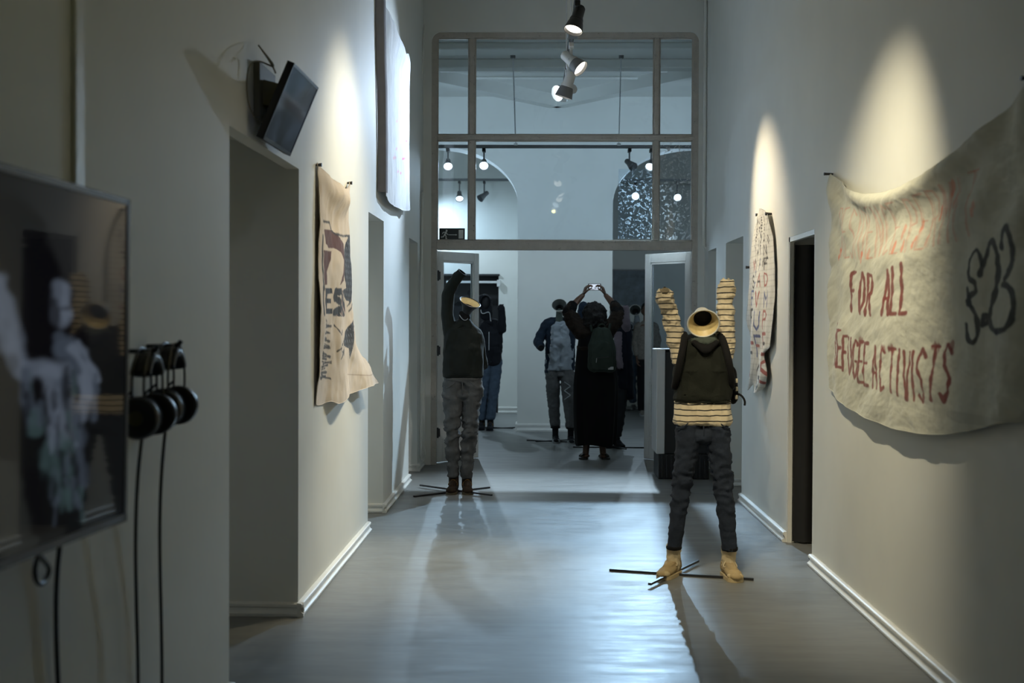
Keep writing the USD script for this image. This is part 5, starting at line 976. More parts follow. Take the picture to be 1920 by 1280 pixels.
d_ = np.array([0.085, -.03, 0.105]); d_ /= np.linalg.norm(d_); e_ = np.array([-0.632, Y - .066, 1.784])
M_ = man(sw).trim_by_plane(tuple(map(float, -d_)), float(-d_ @ e_)) - man(cyl(e_ - d_ * 0.04, e_ + d_ * .1, 0.032))
s_ = put('sweater', tri(M_), MT['sweater'], t, smooth=60)
put('hem_band', crumple(flesh([[((-0.71, Y, 0.945), (0.078, 0.10, 0.022)), ((-0.545, Y, 0.945), (0.078, 0.10, 0.022))]], 0.014, 3), 0.003, 30, 5, (3, 3, .2)), MT['sweater'], s_, smooth=True)
put('cuff', flesh([[((-0.475, Y + .10, 1.06), 0.04), ((-0.466, Y + .12, 1.03), 0.038)]], 0.012, 3), MT['black_matte'], s_, smooth=True)
put('collar', crumple(flesh([[((-0.62, Y, 1.38), (0.05, 0.055, 0.03)), ((-0.615, Y, 1.455), (0.045, 0.05, 0.025))]], 0.012, 4), 0.004, 20, 2), MT['pack_black'], t, smooth=True)
put('zip', tube(curve([(-0.655, Y - .06, 1.44), (-0.60, Y - .068, 1.40), (-0.588, Y - .06, 1.41)], 10), 0.004, 6), MT['steel'], t)
bell((-0.572, Y - .05, 1.54), (0.34, -0.36, 0.87), 0.085, 0.10, 'bell_inner', 'bell_black', t, 0.03)
floor_bar(t, (-0.995, 10.056), (-0.421, 10.633), 0.007); floor_bar(t, (-0.999, 10.635), (-0.381, 10.059), 0.021)

# ---- 3: the figure in a denim jacket in the middle of the far room
Y = 14.68
t = thing('mannequin', (0.23, Y, 0), 'headless megaphone figure in open navy denim jacket and silver tee', 'mannequin', 'megaphone mannequins')
tr = flesh([[((0.15, Y, 0.86), (0.08, 0.085, 0.05)), ((0.14, Y, 0.78), (0.085, 0.09, 0.05)), ((0.145, Y, 0.50), (0.07, 0.07, 0.05)), ((0.17, Y, 0.20), (0.055, 0.055, 0.03))], [((0.29, Y, 0.86), (0.085, 0.085, 0.05)), ((0.305, Y, 0.78), (0.085, 0.09, 0.05)), ((0.32, Y - .05, 0.50), (0.07, 0.07, 0.05)), ((0.345, Y - .08, 0.19), (0.055, 0.055, 0.03))],
            [((0.15, Y, 0.88), (0.08, 0.085, 0.05)), ((0.29, Y, 0.88), (0.08, 0.085, 0.05))], [((0.2, Y, 0.78), (0.05, 0.085, 0.06)), ((0.24, Y, 0.78), (0.05, 0.085, 0.06))]], 0.018, 8, cut=[((0, 0, 1), 0.165)])
j = put('trousers', crumple(tr, 0.008, 9, 31, (0.8, 0.8, 1.8)), MT['joggers'], t, smooth=True)
for k in range(4): put('white_zigzag', tube([(0.27 + 0.07 * (k % 2), Y - .105 - .01 * k, 0.70 - 0.05 * k), (0.34 - 0.07 * (k % 2), Y - .112 - .01 * k, 0.65 - 0.05 * k)], 0.006, 6), MT['sneaker'], j)
for x, yy, hl, to in ((0.172, Y + .0, (0.17, 14.78), (0.185, 14.54)), (0.347, Y - .08, (0.345, 14.70), (0.36, 14.45))):
    put('ankle_cuff', flesh([[((x, yy, 0.17), (0.057, 0.057, 0.016)), ((x, yy, 0.18), (0.057, 0.057, 0.016))]], 0.016, 2), MT['cuff_black'], t, smooth=True)
    put('sock', flesh([[((x, yy, 0.06), 0.034), ((x, yy, 0.17), 0.037)]], 0.016, 3), MT['cuff_black'], t, smooth=True)
    shoe(hl, to, 0.043, 0.08, ('sneaker_black', 'sneaker', 'sneaker'), t, 0.038)
te = flesh([[((0.16, Y, 0.84), (0.10, 0.10, 0.03)), ((0.165, Y, 1.1), (0.085, 0.1, 0.05)), ((0.165, Y, 1.33), (0.07, 0.08, 0.04))], [((0.285, Y, 0.84), (0.10, 0.10, 0.03)), ((0.285, Y, 1.1), (0.085, 0.1, 0.05)), ((0.275, Y, 1.33), (0.07, 0.08, 0.04))], [((0.16, Y, 0.88), (0.09, 0.1, 0.06)), ((0.285, Y, 0.88), (0.09, 0.1, 0.06))], [((0.17, Y, 1.15), (0.08, 0.11, 0.1)), ((0.28, Y, 1.15), (0.08, 0.11, 0.1))], [((0.2, Y, 1.36), (0.05, 0.06, 0.04)), ((0.24, Y, 1.36), (0.05, 0.06, 0.04))]], 0.016, 7)
put('tee_shirt', crumple(te, 0.012, 8, 8, (1, 1, 0.9)), MT['tee'], t, smooth=True)
ja = flesh([[((0.10, Y + .03, 0.80), (0.055, 0.09, 0.03)), ((0.11, Y + .02, 1.1), (0.05, 0.095, 0.05)), ((0.10, Y + .01, 1.36), (0.06, 0.085, 0.05))], [((0.345, Y + .03, 0.85), (0.05, 0.09, 0.03)), ((0.335, Y + .02, 1.1), (0.05, 0.095, 0.05)), ((0.34, Y + .01, 1.36), (0.06, 0.085, 0.05))], [((0.12, Y + .08, 0.85), (0.06, 0.04, 0.04)), ((0.33, Y + .08, 0.85), (0.06, 0.04, 0.04))], [((0.12, Y + .08, 1.2), (0.07, 0.05, 0.1)), ((0.33, Y + .08, 1.2), (0.07, 0.05, 0.1))], [((0.1, Y + .03, 1.38), (0.05, 0.06, 0.04)), ((0.22, Y + .06, 1.42), (0.06, 0.04, 0.03)), ((0.34, Y + .03, 1.38), (0.05, 0.06, 0.04))],
            [((0.075, Y, 1.36), (0.06, 0.07, 0.06)), ((0.01, Y - .01, 1.24), 0.058), ((-0.025, Y - .05, 1.15), 0.056), ((-0.01, Y - .13, 1.115), 0.05)],
            [((0.355, Y, 1.37), (0.06, 0.07, 0.06)), ((0.43, Y - .01, 1.42), 0.058), ((0.47, Y - .02, 1.47), 0.055), ((0.485, Y - .05, 1.56), 0.05)]], 0.016, 7)
g = put('jacket', crumple(ja, 0.010, 8, 18), MT['denim'], t, smooth=True)
put('turned_cuff', flesh([[((-0.012, Y - .12, 1.118), 0.053), ((-0.005, Y - .15, 1.105), 0.05)]], 0.014, 3), MT['denim'], g, smooth=True); put('sleeve_dark_disc', cyl((-0.002, Y - .18, 1.094), (0.004, Y - .206, 1.083), 0.036), MT['black_matte'], g)  # black disc paints the dark inside the turned cuff
for k in range(7): put('button', cyl((0.125 - 0.004 * k, Y - .088, 1.33 - 0.07 * k), (0.125 - 0.004 * k, Y - .108, 1.33 - 0.07 * k), 0.009, 12), MT['sneaker'], g)
put('neck', flesh([[((0.21, Y, 1.37), 0.045), ((0.21, Y, 1.5), 0.036)]], 0.014, 3), MT['scarf'], t, smooth=True)
bell((0.208, Y - .07, 1.575), (-0.08, -0.80, 0.6), 0.086, 0.13, 'bell_dark_in', 'bell_white', t, 0.034)
floor_bar(t, (-0.156, 14.856), (0.50, 14.62), 0.007); floor_bar(t, (-0.05, 14.541), (0.40, 14.83), 0.021)

# ---- 4: the hooded figure by the black doorway
Y = 16.28
t = thing('mannequin', (-0.62, Y, 0), 'figure in black hooded top and blue jeans beside the black doorway', 'mannequin', 'megaphone mannequins')
tr = flesh([[((-0.69, Y, 0.86), (0.08, 0.08, 0.05)), ((-0.70, Y, 0.75), (0.08, 0.08, 0.05)), ((-0.73, Y, 0.45), (0.065, 0.065, 0.05)), ((-0.745, Y + .03, 0.14), (0.055, 0.055, 0.03))], [((-0.57, Y, 0.86), (0.08, 0.08, 0.05)), ((-0.575, Y, 0.75), (0.08, 0.08, 0.05)), ((-0.60, Y - .02, 0.45), (0.066, 0.066, 0.05)), ((-0.635, Y - .03, 0.14), (0.056, 0.056, 0.03))], [((-0.69, Y, 0.88), (0.08, 0.08, 0.05)), ((-0.57, Y, 0.88), (0.08, 0.08, 0.05))]], 0.02, 7, cut=[((0, 0, 1), 0.13)])
put('trousers', crumple(tr, 0.008, 8, 41, (0.8, 0.8, 1.8)), MT['jeans_blue'], t, smooth=True)
for hl, to in (((-0.745, Y + .10), (-0.76, Y - .12)), ((-0.635, Y + .04), (-0.645, Y - .19))): shoe(hl, to, 0.043, 0.085, ('sneaker_black', 'sneaker_black', 'boot_lace'), t, 0.043, 0.05, 3)
ho = flesh([[((-0.68, Y, 0.85), (0.08, 0.1, 0.05)), ((-0.685, Y, 1.1), (0.075, 0.1, 0.05)), ((-0.69, Y, 1.33), (0.07, 0.08, 0.05))], [((-0.575, Y, 0.85), (0.08, 0.1, 0.05)), ((-0.57, Y, 1.1), (0.08, 0.1, 0.05)), ((-0.56, Y, 1.33), (0.07, 0.08, 0.05))], [((-0.68, Y, 1.1), (0.075, 0.11, 0.25)), ((-0.57, Y, 1.1), (0.08, 0.11, 0.25))], [((-0.68, Y, 1.36), (0.06, 0.07, 0.05)), ((-0.57, Y, 1.36), (0.06, 0.07, 0.05))],
            [((-0.545, Y, 1.33), (0.06, 0.07, 0.06)), ((-0.50, Y - .06, 1.28), 0.055), ((-0.49, Y - .1, 1.42), 0.05), ((-0.5, Y - .12, 1.55), 0.045)], [((-0.72, Y, 1.33), (0.06, 0.07, 0.06)), ((-0.79, Y + .02, 1.15), 0.05), ((-0.80, Y, .95), 0.042)],
            [((-0.70, Y, 1.45), (0.075, 0.085, 0.06)), ((-0.71, Y + .01, 1.6), (0.095, 0.11, 0.12)), ((-0.72, Y + .02, 1.64), (0.085, 0.1, 0.09))]], 0.017, 7)
ho = tri(man(crumple(ho, 0.010, 7, 44)) - m3.Manifold.hull_points(np.vstack([ball((-0.705, Y - .13, 1.62), (0.062, 0.05, 0.085)), ball((-0.705, Y - .02, 1.62), (0.066, 0.05, 0.09))])))
h_ = put('hooded_top', ho, MT['hoodie'], t, smooth=60)
put('hood_lining', flesh([[((-0.705, Y + .01, 1.62), (0.06, 0.03, 0.085))]], 0.02, 2), MT['black_matte'], h_, smooth=True)
put('hood_cord', tube(curve([(-0.76, Y - .10, 1.53), (-0.70, Y - .125, 1.49), (-0.66, Y - .13, 1.50), (-0.64, Y - .128, 1.44), (-0.63, Y - .128, 1.385)], 24), 0.005, 7), MT['cord'], h_)
put('zip', tube([(-0.655, Y - .115, 1.25), (-0.655, Y - .115, 1.02)], 0.005, 6), MT['cord'], h_)
put('sleeve_dark_disc', cyl((-0.5, Y - .12, 1.585), (-0.501, Y - .121, 1.598), 0.03), MT['black_matte'], h_)  # shade in the sleeve end, put in as a black disc
floor_bar(t, (-1.0, Y + .02), (-0.313, 16.615), 0.007); floor_bar(t, (-0.95, Y + .3), (-0.35, Y - .0), 0.021)

# ---- 5: the figure in a navy vest behind the visitor
Y = 14.12
t = thing('mannequin', (0.86, Y, 0), 'figure in long navy vest with grey sleeves, one arm raised, behind the visitor', 'mannequin', 'megaphone mannequins')
tr = flesh([[((0.82, Y, 0.86), (0.08, 0.08, 0.05)), ((0.82, Y, 0.75), (0.08, 0.08, 0.05)), ((0.80, Y, 0.45), (0.065, 0.065, 0.05)), ((0.78, Y, 0.14), (0.055, 0.055, 0.03))], [((0.92, Y, 0.86), (0.08, 0.08, 0.05)), ((0.92, Y, 0.75), (0.08, 0.08, 0.05)), ((0.88, Y, 0.45), (0.065, 0.065, 0.05)), ((0.85, Y, 0.14), (0.05, 0.055, 0.03))]], 0.02, 7, cut=[((0, 0, 1), 0.07)])
put('trousers', crumple(tr, 0.008, 8, 51, (0.8, 0.8, 1.8)), MT['trouser'], t, smooth=True)
for hl, to in (((0.77, Y + .08), (0.73, Y - .13)), ((0.83, Y + .06), (0.90, Y - .13))): shoe(hl, to, 0.043, 0.08, ('sneaker_black', 'sneaker_black', 'sneaker_black'), t, 0.04, 0.03, 3)
ve = flesh([[((0.92, Y - .01, 0.66), (0.09, 0.08, 0.03)), ((0.905, Y - .01, 1.0), (0.065, 0.1, 0.05)), ((0.90, Y, 1.30), (0.06, 0.08, 0.05))], [((0.98, Y, 0.56), (0.05, 0.08, 0.03)), ((0.96, Y, 1.0), (0.05, 0.1, 0.05)), ((0.95, Y, 1.30), (0.05, 0.08, 0.05))], [((0.86, Y, 0.95), (0.05, 0.09, 0.05)), ((0.86, Y, 1.28), (0.05, 0.08, 0.05))], [((0.90, Y, 1.05), (0.09, 0.11, 0.2))], [((0.86, Y, 1.33), (0.05, 0.06, 0.04)), ((0.96, Y, 1.34), (0.05, 0.06, 0.04))]], 0.018, 7)
put('vest', crumple(ve, 0.008, 7, 52), MT['navy'], t, smooth=True)
sleeve([(0.94, Y - .02, 1.27), (0.932, Y - .08, 1.36), (0.925, Y - .10, 1.46), (0.922, Y - .11, 1.535)], [0.05, 0.05, 0.047, 0.042], 5, None, 'mauve', 0.004, parent=t, step=0.016)
sleeve([(0.86, Y - .04, 1.26), (0.84, Y - .08, 1.12), (0.855, Y - .10, 0.96), (0.87, Y - .11, 0.90)], [0.05, 0.047, 0.044, 0.036], 6, None, 'mauve', 0.006, parent=t, step=0.016)
put('neck', flesh([[((0.86, Y, 1.36), 0.04), ((0.86, Y, 1.45), 0.034)]], 0.016, 3), MT['scarf'], t, smooth=True)
bell((0.83, Y - .06, 1.50), (-0.3, -0.8, 0.4), 0.08, 0.12, 'bell_dark_in', 'bell_white', t, 0.032)
floor_bar(t, (0.36, 14.09), (1.22, 14.07), 0.007); floor_bar(t, (0.70, 14.32), (0.92, 13.76), 0.021)

# ---- 6: the farthest mannequin in jeans
Y = 20.1
t = thing('mannequin', (1.50, Y, 0), 'distant megaphone figure in blue jeans and pale printed top in the right arch', 'mannequin', 'megaphone mannequins')
tr = flesh([[((1.44, Y, 0.86), (0.08, 0.08, 0.05)), ((1.43, Y, 0.7), (0.08, 0.08, 0.05)), ((1.43, Y, 0.42), (0.066, 0.065, 0.05)), ((1.45, Y, 0.14), (0.055, 0.055, 0.03))], [((1.56, Y, 0.86), (0.08, 0.08, 0.05)), ((1.57, Y, 0.7), (0.08, 0.08, 0.05)), ((1.58, Y, 0.42), (0.066, 0.065, 0.05)), ((1.585, Y, 0.14), (0.055, 0.055, 0.03))], [((1.44, Y, 0.88), (0.08, 0.08, 0.05)), ((1.56, Y, 0.88), (0.08, 0.08, 0.05))]], 0.022, 7, cut=[((0, 0, 1), 0.12)])
put('trousers', crumple(tr, 0.010, 8, 61, (0.8, 0.8, 1.8)), MT['jeans_blue'], t, smooth=True)
for x in (1.455, 1.585): shoe((x, Y + .07), (x + .01, Y - .15), 0.043, 0.08, ('joggers', 'sneaker', 'sneaker'), t, 0.038, 0, 3)
te = flesh([[((1.45, Y, 0.88), (0.08, 0.09, 0.04)), ((1.44, Y, 1.32), (0.07, 0.08, 0.05))], [((1.55, Y, 0.88), (0.08, 0.09, 0.04)), ((1.56, Y, 1.32), (0.07, 0.08, 0.05))], [((1.46, Y, 1.1), (0.08, 0.1, 0.2)), ((1.54, Y, 1.1), (0.08, 0.1, 0.2))], [((1.40, Y, 1.33), 0.06), ((1.34, Y, 1.15), 0.05), ((1.33, Y - .05, 0.95), 0.042)], [((1.60, Y, 1.33), 0.06), ((1.66, Y, 1.15), 0.05), ((1.67, Y - .05, 0.95), 0.042)], [((1.5, Y, 1.36), 0.05), ((1.5, Y, 1.48), 0.036)]], 0.022, 6)
g = put('top', crumple(te, 0.008, 8, 62), MT['tee'], t, smooth=True)
for z0, z1, m_ in ((1.12, 1.17, 'sneaker_black'), (1.24, 1.27, 'black_matte')): put('print_block', box(1.42, 1.56, Y - .118, Y - .1, z0, z1, 0.004), MT[m_], g)
bell((1.47, Y - .07, 1.565), (-0.1, -0.85, 0.35), 0.088, 0.13, 'bell_dark_in', 'bell_white', t, 0.034)
floor_bar(t, (1.15, Y - .02), (1.85, Y - .06), 0.007); floor_bar(t, (1.3, Y - .5), (1.8, Y + .2), 0.021)

# ---- people
def person_body(chains, **k): return flesh(chains, **k)
Y = 12.93
t = thing('person', (0.55, Y, 0), 'person in long black dress seen from behind, both arms holding up a phone', 'person')
ch = [[((0.46, Y + .02, 0.05), (0.032, 0.036, 0.03)), ((0.465, Y + .02, 0.12), 0.034), ((0.47, Y, 0.32), 0.05), ((0.48, Y, 0.48), 0.052), ((0.49, Y, 0.82), 0.08)], [((0.635, Y + .02, 0.05), (0.032, 0.036, 0.03)), ((0.63, Y + .02, 0.12), 0.034), ((0.625, Y, 0.32), 0.05), ((0.62, Y, 0.48), 0.052), ((0.61, Y, 0.82), 0.08)],
      [((0.46, Y + .0, 0.032), (0.034, 0.034, 0.026)), ((0.445, Y + .12, 0.03), (0.042, 0.042, 0.018)), ((0.437, Y + .17, 0.026), (0.036, 0.03, 0.014))], [((0.635, Y + .0, 0.032), (0.034, 0.034, 0.026)), ((0.65, Y + .12, 0.03), (0.042, 0.042, 0.018)), ((0.657, Y + .17, 0.026), (0.036, 0.03, 0.014))],
      [((0.55, Y, 0.85), (0.14, 0.1, 0.08)), ((0.55, Y, 1.05), (0.12, 0.09, 0.08)), ((0.545, Y, 1.22), (0.14, 0.09, 0.07)), ((0.542, Y, 1.31), (0.09, 0.07, 0.04))], [((0.542, Y + .01, 1.33), 0.045), ((0.541, Y + .03, 1.43), 0.045)],
      [((0.541, Y + .035, 1.475), (0.068, 0.085, 0.085)), ((0.541, Y + .05, 1.44), (0.052, 0.06, 0.06))], [((0.541, Y + .125, 1.455), (0.011, 0.012, 0.01)), ((0.541, Y + .12, 1.48), (0.008, 0.008, 0.01))], [((0.47, Y + .03, 1.46), (0.01, 0.016, 0.024))], [((0.612, Y + .03, 1.46), (0.01, 0.016, 0.024))],
      [((0.42, Y, 1.27), 0.055), ((0.325, Y + .0, 1.40), 0.048), ((0.285, Y + .02, 1.485), 0.042), ((0.29, Y + .04, 1.51), 0.039), ((0.375, Y + .12, 1.605), 0.033), ((0.425, Y + .16, 1.655), 0.024)],
      [((0.665, Y, 1.27), 0.055), ((0.745, Y + .0, 1.40), 0.048), ((0.775, Y + .02, 1.485), 0.042), ((0.77, Y + .04, 1.51), 0.039), ((0.705, Y + .12, 1.605), 0.033), ((0.662, Y + .16, 1.655), 0.024)]]
ch += hand((0.43, Y + .165, 1.66), (0.35, 0.05, 0.95), (0.9, 0.2, -0.3), -1, 0.92, 0.55) + hand((0.657, Y + .165, 1.66), (-0.35, 0.05, 0.95), (-0.9, 0.2, -0.3), 1, 0.92, 0.55)
b_ = put('body', flesh(ch, 0.010, 5), MT['skin'], t, smooth=True)
def skirt_ring(c, rx, ry, z, seed, n=90):
    a = np.arange(n) * 2 * np.pi / n; w_ = 1 + (0.05 * np.sin(7 * a + seed) + 0.03 * np.sin(13 * a + 2 * seed)) * max(0, 1.0 - z) ** 0.7
    return np.c_[c[0] + rx * np.cos(a) * w_, c[1] + ry * np.sin(a) * w_, np.full(n, z) + 0.012 * np.sin(3 * a + 1) * (z < 0.2)]
rg = [skirt_ring((0.552, Y), rx, ry, z, 1.3) for z, rx, ry in ((0.145, 0.185, 0.17), (0.15, 0.2, 0.185), (0.3, 0.212, 0.18), (0.5, 0.222, 0.17), (0.75, 0.225, 0.16), (0.95, 0.205, 0.14), (1.1, 0.19, 0.13), (1.22, 0.17, 0.115), (1.31, 0.12, 0.085), (1.355, 0.07, 0.065))]
n = 90; V = np.vstack(rg); i, k = np.meshgrid(np.arange(len(rg) - 1), np.arange(n), indexing='ij'); k2 = (k + 1) % n
q = np.stack([i * n + k, i * n + k2, (i + 1) * n + k2, (i + 1) * n + k], -1).reshape(-1, 4)
dr = trimesh.Trimesh(V, np.vstack([q[:, [0, 1, 2]], q[:, [0, 2, 3]]]), process=False)
g = put('dress', dr.subdivide(), MT['dress'], t, smooth=True)
put('jacket', crumple(flesh([[((0.43, Y, 1.27), (0.08, 0.1, 0.06)), ((0.65, Y, 1.27), (0.08, 0.1, 0.06))], [((0.45, Y, 1.12), (0.09, 0.11, 0.05)), ((0.65, Y, 1.12), (0.09, 0.11, 0.05))], [((0.42, Y, 1.28), 0.082), ((0.33, Y + .0, 1.39), 0.075), ((0.285, Y + .02, 1.48), 0.062), ((0.30, Y + .04, 1.525), 0.05)], [((0.665, Y, 1.28), 0.082), ((0.742, Y + .0, 1.39), 0.075), ((0.775, Y + .02, 1.48), 0.062), ((0.755, Y + .04, 1.53), 0.05)], [((0.50, Y, 1.34), (0.07, 0.07, 0.04)), ((0.58, Y, 1.34), (0.07, 0.07, 0.04))]], 0.014, 6), 0.014, 12, 71), MT['jacket_brown'], t, smooth=True)
put('sleeve_ends', cat([crumple(flesh([[((0.285, Y + .02, 1.49), 0.064), ((0.318, Y + .06, 1.55), 0.05)]], 0.013, 4), 0.006, 14, 3), crumple(flesh([[((0.775, Y + .02, 1.49), 0.064), ((0.742, Y + .07, 1.56), 0.046)]], 0.013, 4), 0.006, 14, 4)]), MT['dress'], t, smooth=True)
hr = flesh([[((0.541, Y - .01, 1.49), (0.118, 0.108, 0.10)), ((0.541, Y - .02, 1.42), (0.128, 0.09, 0.085))], [((0.50, Y - .02, 1.36), (0.09, 0.07, 0.06)), ((0.58, Y - .02, 1.38), (0.09, 0.07, 0.06))]], 0.012, 4)
hr = tri(man(hr) - man(flesh([[((0.541, Y + .16, 1.45), (0.075, 0.10, 0.085))]], 0.02, 0)))
hr.merge_vertices(); nz = meshkit.fbm(hr.vertices * 38, 3, 5); hr.vertices = hr.vertices + hr.vertex_normals * ((nz - 0.5) * 0.05)[:, None]
put('hair', hr, MT['hair'], t, smooth=40)
for x in (0.516, 0.566): put('eye', align(lathe([(0, 0), (0.010, 0.0), (0.007, 0.004), (0, 0.005)], 14), (x, Y + .108, 1.482), (0, 1, 0)), MT['black'], t)
for x, s in ((0.4475, -1), (0.6475, 1)):
    o = sg.LineString([(x - s * -0.012, Y - .02), (x + s * 0.004, Y + .15)]).buffer(0.046)
    sd = put('sandal', prism(o, 'z', 0.001, 0.016), MT['sandal'], t)
    put('sandal_strap', flesh([[((x - .044, Y + .10, 0.022), 0.013), ((x, Y + .10, 0.056), 0.010), ((x + .044, Y + .10, 0.022), 0.013)]], 0.012, 3), MT['sandal'], sd, smooth=True)
    put('heel_strap', flesh([[((x - .036, Y + .03, 0.03), 0.008), ((x - s * -0.012, Y - .03, 0.05), 0.009), ((x + .036, Y + .03, 0.03), 0.008)]], 0.012, 3), MT['sandal'], sd, smooth=True)
t = thing('smartphone', (0.545, Y + .22, 1.70), 'smartphone with bright screen held up by the person in black', 'phone')
put('case', box(0.482, 0.614, Y + .212, Y + .222, 1.708, 1.778, 0.004), MT['black'], t)
put('screen', box(0.494, 0.604, Y + .2105, Y + .2125, 1.714, 1.772), MT['phone_screen'], t)
for (x0, x1, z0, z1) in ((0.515, 0.523, 1.716, 1.752), (0.545, 0.550, 1.716, 1.745), (0.558, 0.566, 1.72, 1.758), (0.578, 0.590, 1.735, 1.741), (0.528, 0.54, 1.716, 1.722)):
    put('screen_figure', box(x0, x1, Y + .2095, Y + .2106, z0, z1), MT['black_matte'], t)
t = thing('backpack', (0.61, Y - .16, 0.9), 'dark green backpack with a pale patch on the back of the visitor in black', 'backpack')
bp = flesh([[((0.53, Y - .18, 0.95), (0.065, 0.075, 0.065)), ((0.54, Y - .18, 1.15), (0.068, 0.075, 0.06)), ((0.575, Y - .17, 1.285), (0.06, 0.06, 0.05))], [((0.69, Y - .18, 0.945), (0.065, 0.075, 0.065)), ((0.675, Y - .18, 1.15), (0.068, 0.075, 0.06)), ((0.635, Y - .17, 1.285), (0.06, 0.06, 0.05))], [((0.53, Y - .19, 0.95), (0.06, 0.075, 0.06)), ((0.69, Y - .19, 0.945), (0.06, 0.075, 0.06))], [((0.55, Y - .19, 1.1), (0.07, 0.08, 0.14)), ((0.67, Y - .19, 1.1), (0.07, 0.08, 0.14))]], 0.013, 8)
put('body', crumple(bp, 0.004, 9, 81), MT['pack_green'], t, smooth=True)
put('front_pocket', crumple(flesh([[((0.555, Y - .25, 0.96), (0.05, 0.03, 0.05)), ((0.56, Y - .25, 1.1), (0.05, 0.03, 0.05)), ((0.61, Y - .245, 1.17), (0.06, 0.03, 0.03))], [((0.665, Y - .25, 0.96), (0.05, 0.03, 0.05)), ((0.66, Y - .25, 1.1), (0.05, 0.03, 0.05)), ((0.61, Y - .245, 1.17), (0.06, 0.03, 0.03))], [((0.56, Y - .255, 1.03), (0.05, 0.03, 0.1)), ((0.66, Y - .255, 1.03), (0.05, 0.03, 0.1))]], 0.013, 6), 0.003, 9, 82), MT['pack_green'], t, smooth=True)
put('zip', tube(curve([(0.555, Y - .288, 1.03), (0.61, Y - .292, 1.037), (0.675, Y - .286, 1.045)], 14), 0.006, 7), MT['black'], t)
put('zip_pull', tube([(0.552, Y - .288, 1.03), (0.548, Y - .290, 0.985)], 0.004, 6), MT['steel'], t)
put('patch', box(0.665, 0.72, Y - .272, Y - .262, 0.915, 0.945, 0.003), MT['patch'], t)
put('carry_loop', tube(curve([(0.575, Y - .12, 1.325), (0.59, Y - .13, 1.36), (0.625, Y - .13, 1.36), (0.64, Y - .12, 1.325)], 16), 0.008, 8), MT['pack_green'], t)
for x in (0.49, 0.70): put('strap', tube(curve([(x + (0.02 if x < .6 else -.02), Y - .11, 1.29), (x, Y - .02, 1.38), (x, Y + .10, 1.28), (x, Y + .11, 1.12), (x, Y + .02, 0.98), (x, Y - .12, 0.93)], 30), 0.014, 10), MT['pack_green'], t, smooth=True)

Y = 18.95
t = thing('person', (1.53, Y, 0), 'person in beige knit sweater and dark trousers standing in the far right room', 'person')
ch = [[((1.50, Y, 0.06), 0.036), ((1.50, Y, 0.45), 0.055), ((1.51, Y, 0.85), 0.085)], [((1.62, Y, 0.06), 0.036), ((1.62, Y, 0.45), 0.055), ((1.61, Y, 0.85), 0.085)], [((1.56, Y, 0.9), (0.14, 0.09, 0.08)), ((1.56, Y, 1.3), (0.16, 0.09, 0.07))], [((1.56, Y, 1.36), 0.048), ((1.56, Y - .01, 1.48), 0.046)], [((1.56, Y - .01, 1.56), (0.072, 0.088, 0.095)), ((1.56, Y - .03, 1.52), (0.055, 0.06, 0.06))], [((1.56, Y - .105, 1.54), (0.012, 0.014, 0.012)), ((1.56, Y - .095, 1.57), (0.009, 0.01, 0.012))], [((1.485, Y, 1.54), (0.01, 0.016, 0.024))], [((1.635, Y, 1.54), (0.01, 0.016, 0.024))],
      [((1.43, Y, 1.3), 0.055), ((1.40, Y, 1.08), 0.042), ((1.42, Y - .04, 0.88), 0.028)], [((1.69, Y, 1.3), 0.055), ((1.72, Y, 1.08), 0.042), ((1.70, Y - .04, 0.88), 0.028)]]
ch += hand((1.422, Y - .045, 0.87), (0.05, -0.1, -1), (0.7, -0.3, 0), 1, 0.95, 0.35) + hand((1.698, Y - .045, 0.87), (-0.05, -0.1, -1), (-0.7, -0.3, 0), -1, 0.95, 0.35)
put('body', flesh(ch, 0.013, 5), MT['skin'], t, smooth=True)
put('hair', crumple(flesh([[((1.56, Y + .015, 1.585), (0.082, 0.09, 0.085)), ((1.56, Y + .04, 1.53), (0.078, 0.06, 0.06))]], 0.018, 3), 0.006, 30, 3), MT['hair'], t, smooth=True)
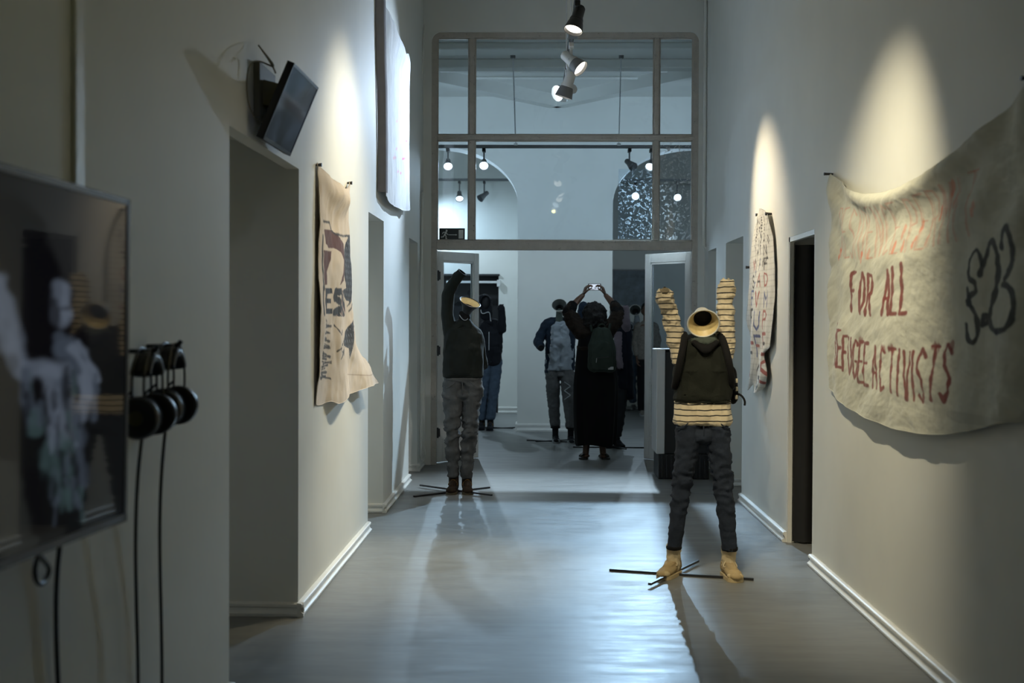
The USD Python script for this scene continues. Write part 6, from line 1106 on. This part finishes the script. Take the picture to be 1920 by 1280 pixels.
for x in (1.535, 1.585): put('eye', align(lathe([(0, 0), (0.010, 0.0), (0.007, 0.004), (0, 0.005)], 12), (x, Y - .088, 1.565), (0, -1, 0)), MT['black'], t)
put('sweater', crumple(flesh([[((1.50, Y, 0.86), (0.10, 0.11, 0.05)), ((1.49, Y, 1.28), (0.09, 0.1, 0.06))], [((1.62, Y, 0.86), (0.10, 0.11, 0.05)), ((1.63, Y, 1.28), (0.09, 0.1, 0.06))], [((1.5, Y, 1.05), (0.1, 0.12, 0.2)), ((1.62, Y, 1.05), (0.1, 0.12, 0.2))], [((1.45, Y, 1.31), 0.07), ((1.40, Y, 1.1), 0.06), ((1.418, Y - .035, 0.92), 0.046)], [((1.67, Y, 1.31), 0.07), ((1.72, Y, 1.1), 0.06), ((1.70, Y - .035, 0.92), 0.046)], [((1.53, Y, 1.35), 0.06), ((1.59, Y, 1.35), 0.06)]], 0.018, 6), 0.008, 10, 91), MT['knit'], t, smooth=True)
put('trousers', crumple(flesh([[((1.51, Y, 0.86), (0.09, 0.09, 0.05)), ((1.50, Y, 0.45), 0.075), ((1.50, Y, 0.10), 0.062)], [((1.61, Y, 0.86), (0.09, 0.09, 0.05)), ((1.62, Y, 0.45), 0.075), ((1.62, Y, 0.10), 0.062)]], 0.02, 6, cut=[((0, 0, 1), 0.07)]), 0.006, 9, 92), MT['cuff_black'], t, smooth=True)
for x in (1.50, 1.62): shoe((x, Y + .07), (x, Y - .17), 0.045, 0.08, ('knit', 'sneaker', 'sneaker'), t, 0.04, 0, 3)

# ------------------------------------------------------------------ grey print on the farthest wall
t = thing('grey_print', (1.35, 20.98, 1.9), 'large blue-grey framed print on the farthest wall', 'picture')
put('frame', cat([box(1.15, 1.18, 20.955, 21.0, 1.62, 2.24), box(1.72, 1.75, 20.955, 21.0, 1.62, 2.24), box(1.18, 1.72, 20.955, 21.0, 1.62, 1.645), box(1.18, 1.72, 20.955, 21.0, 2.215, 2.24)]), MT['grey_lamp'], t)
put('print', box(1.18, 1.72, 20.975, 20.995, 1.645, 2.215), paint('print_grey', (0.13, 0.165, 0.19), 0.5, 0.45, 7), t)
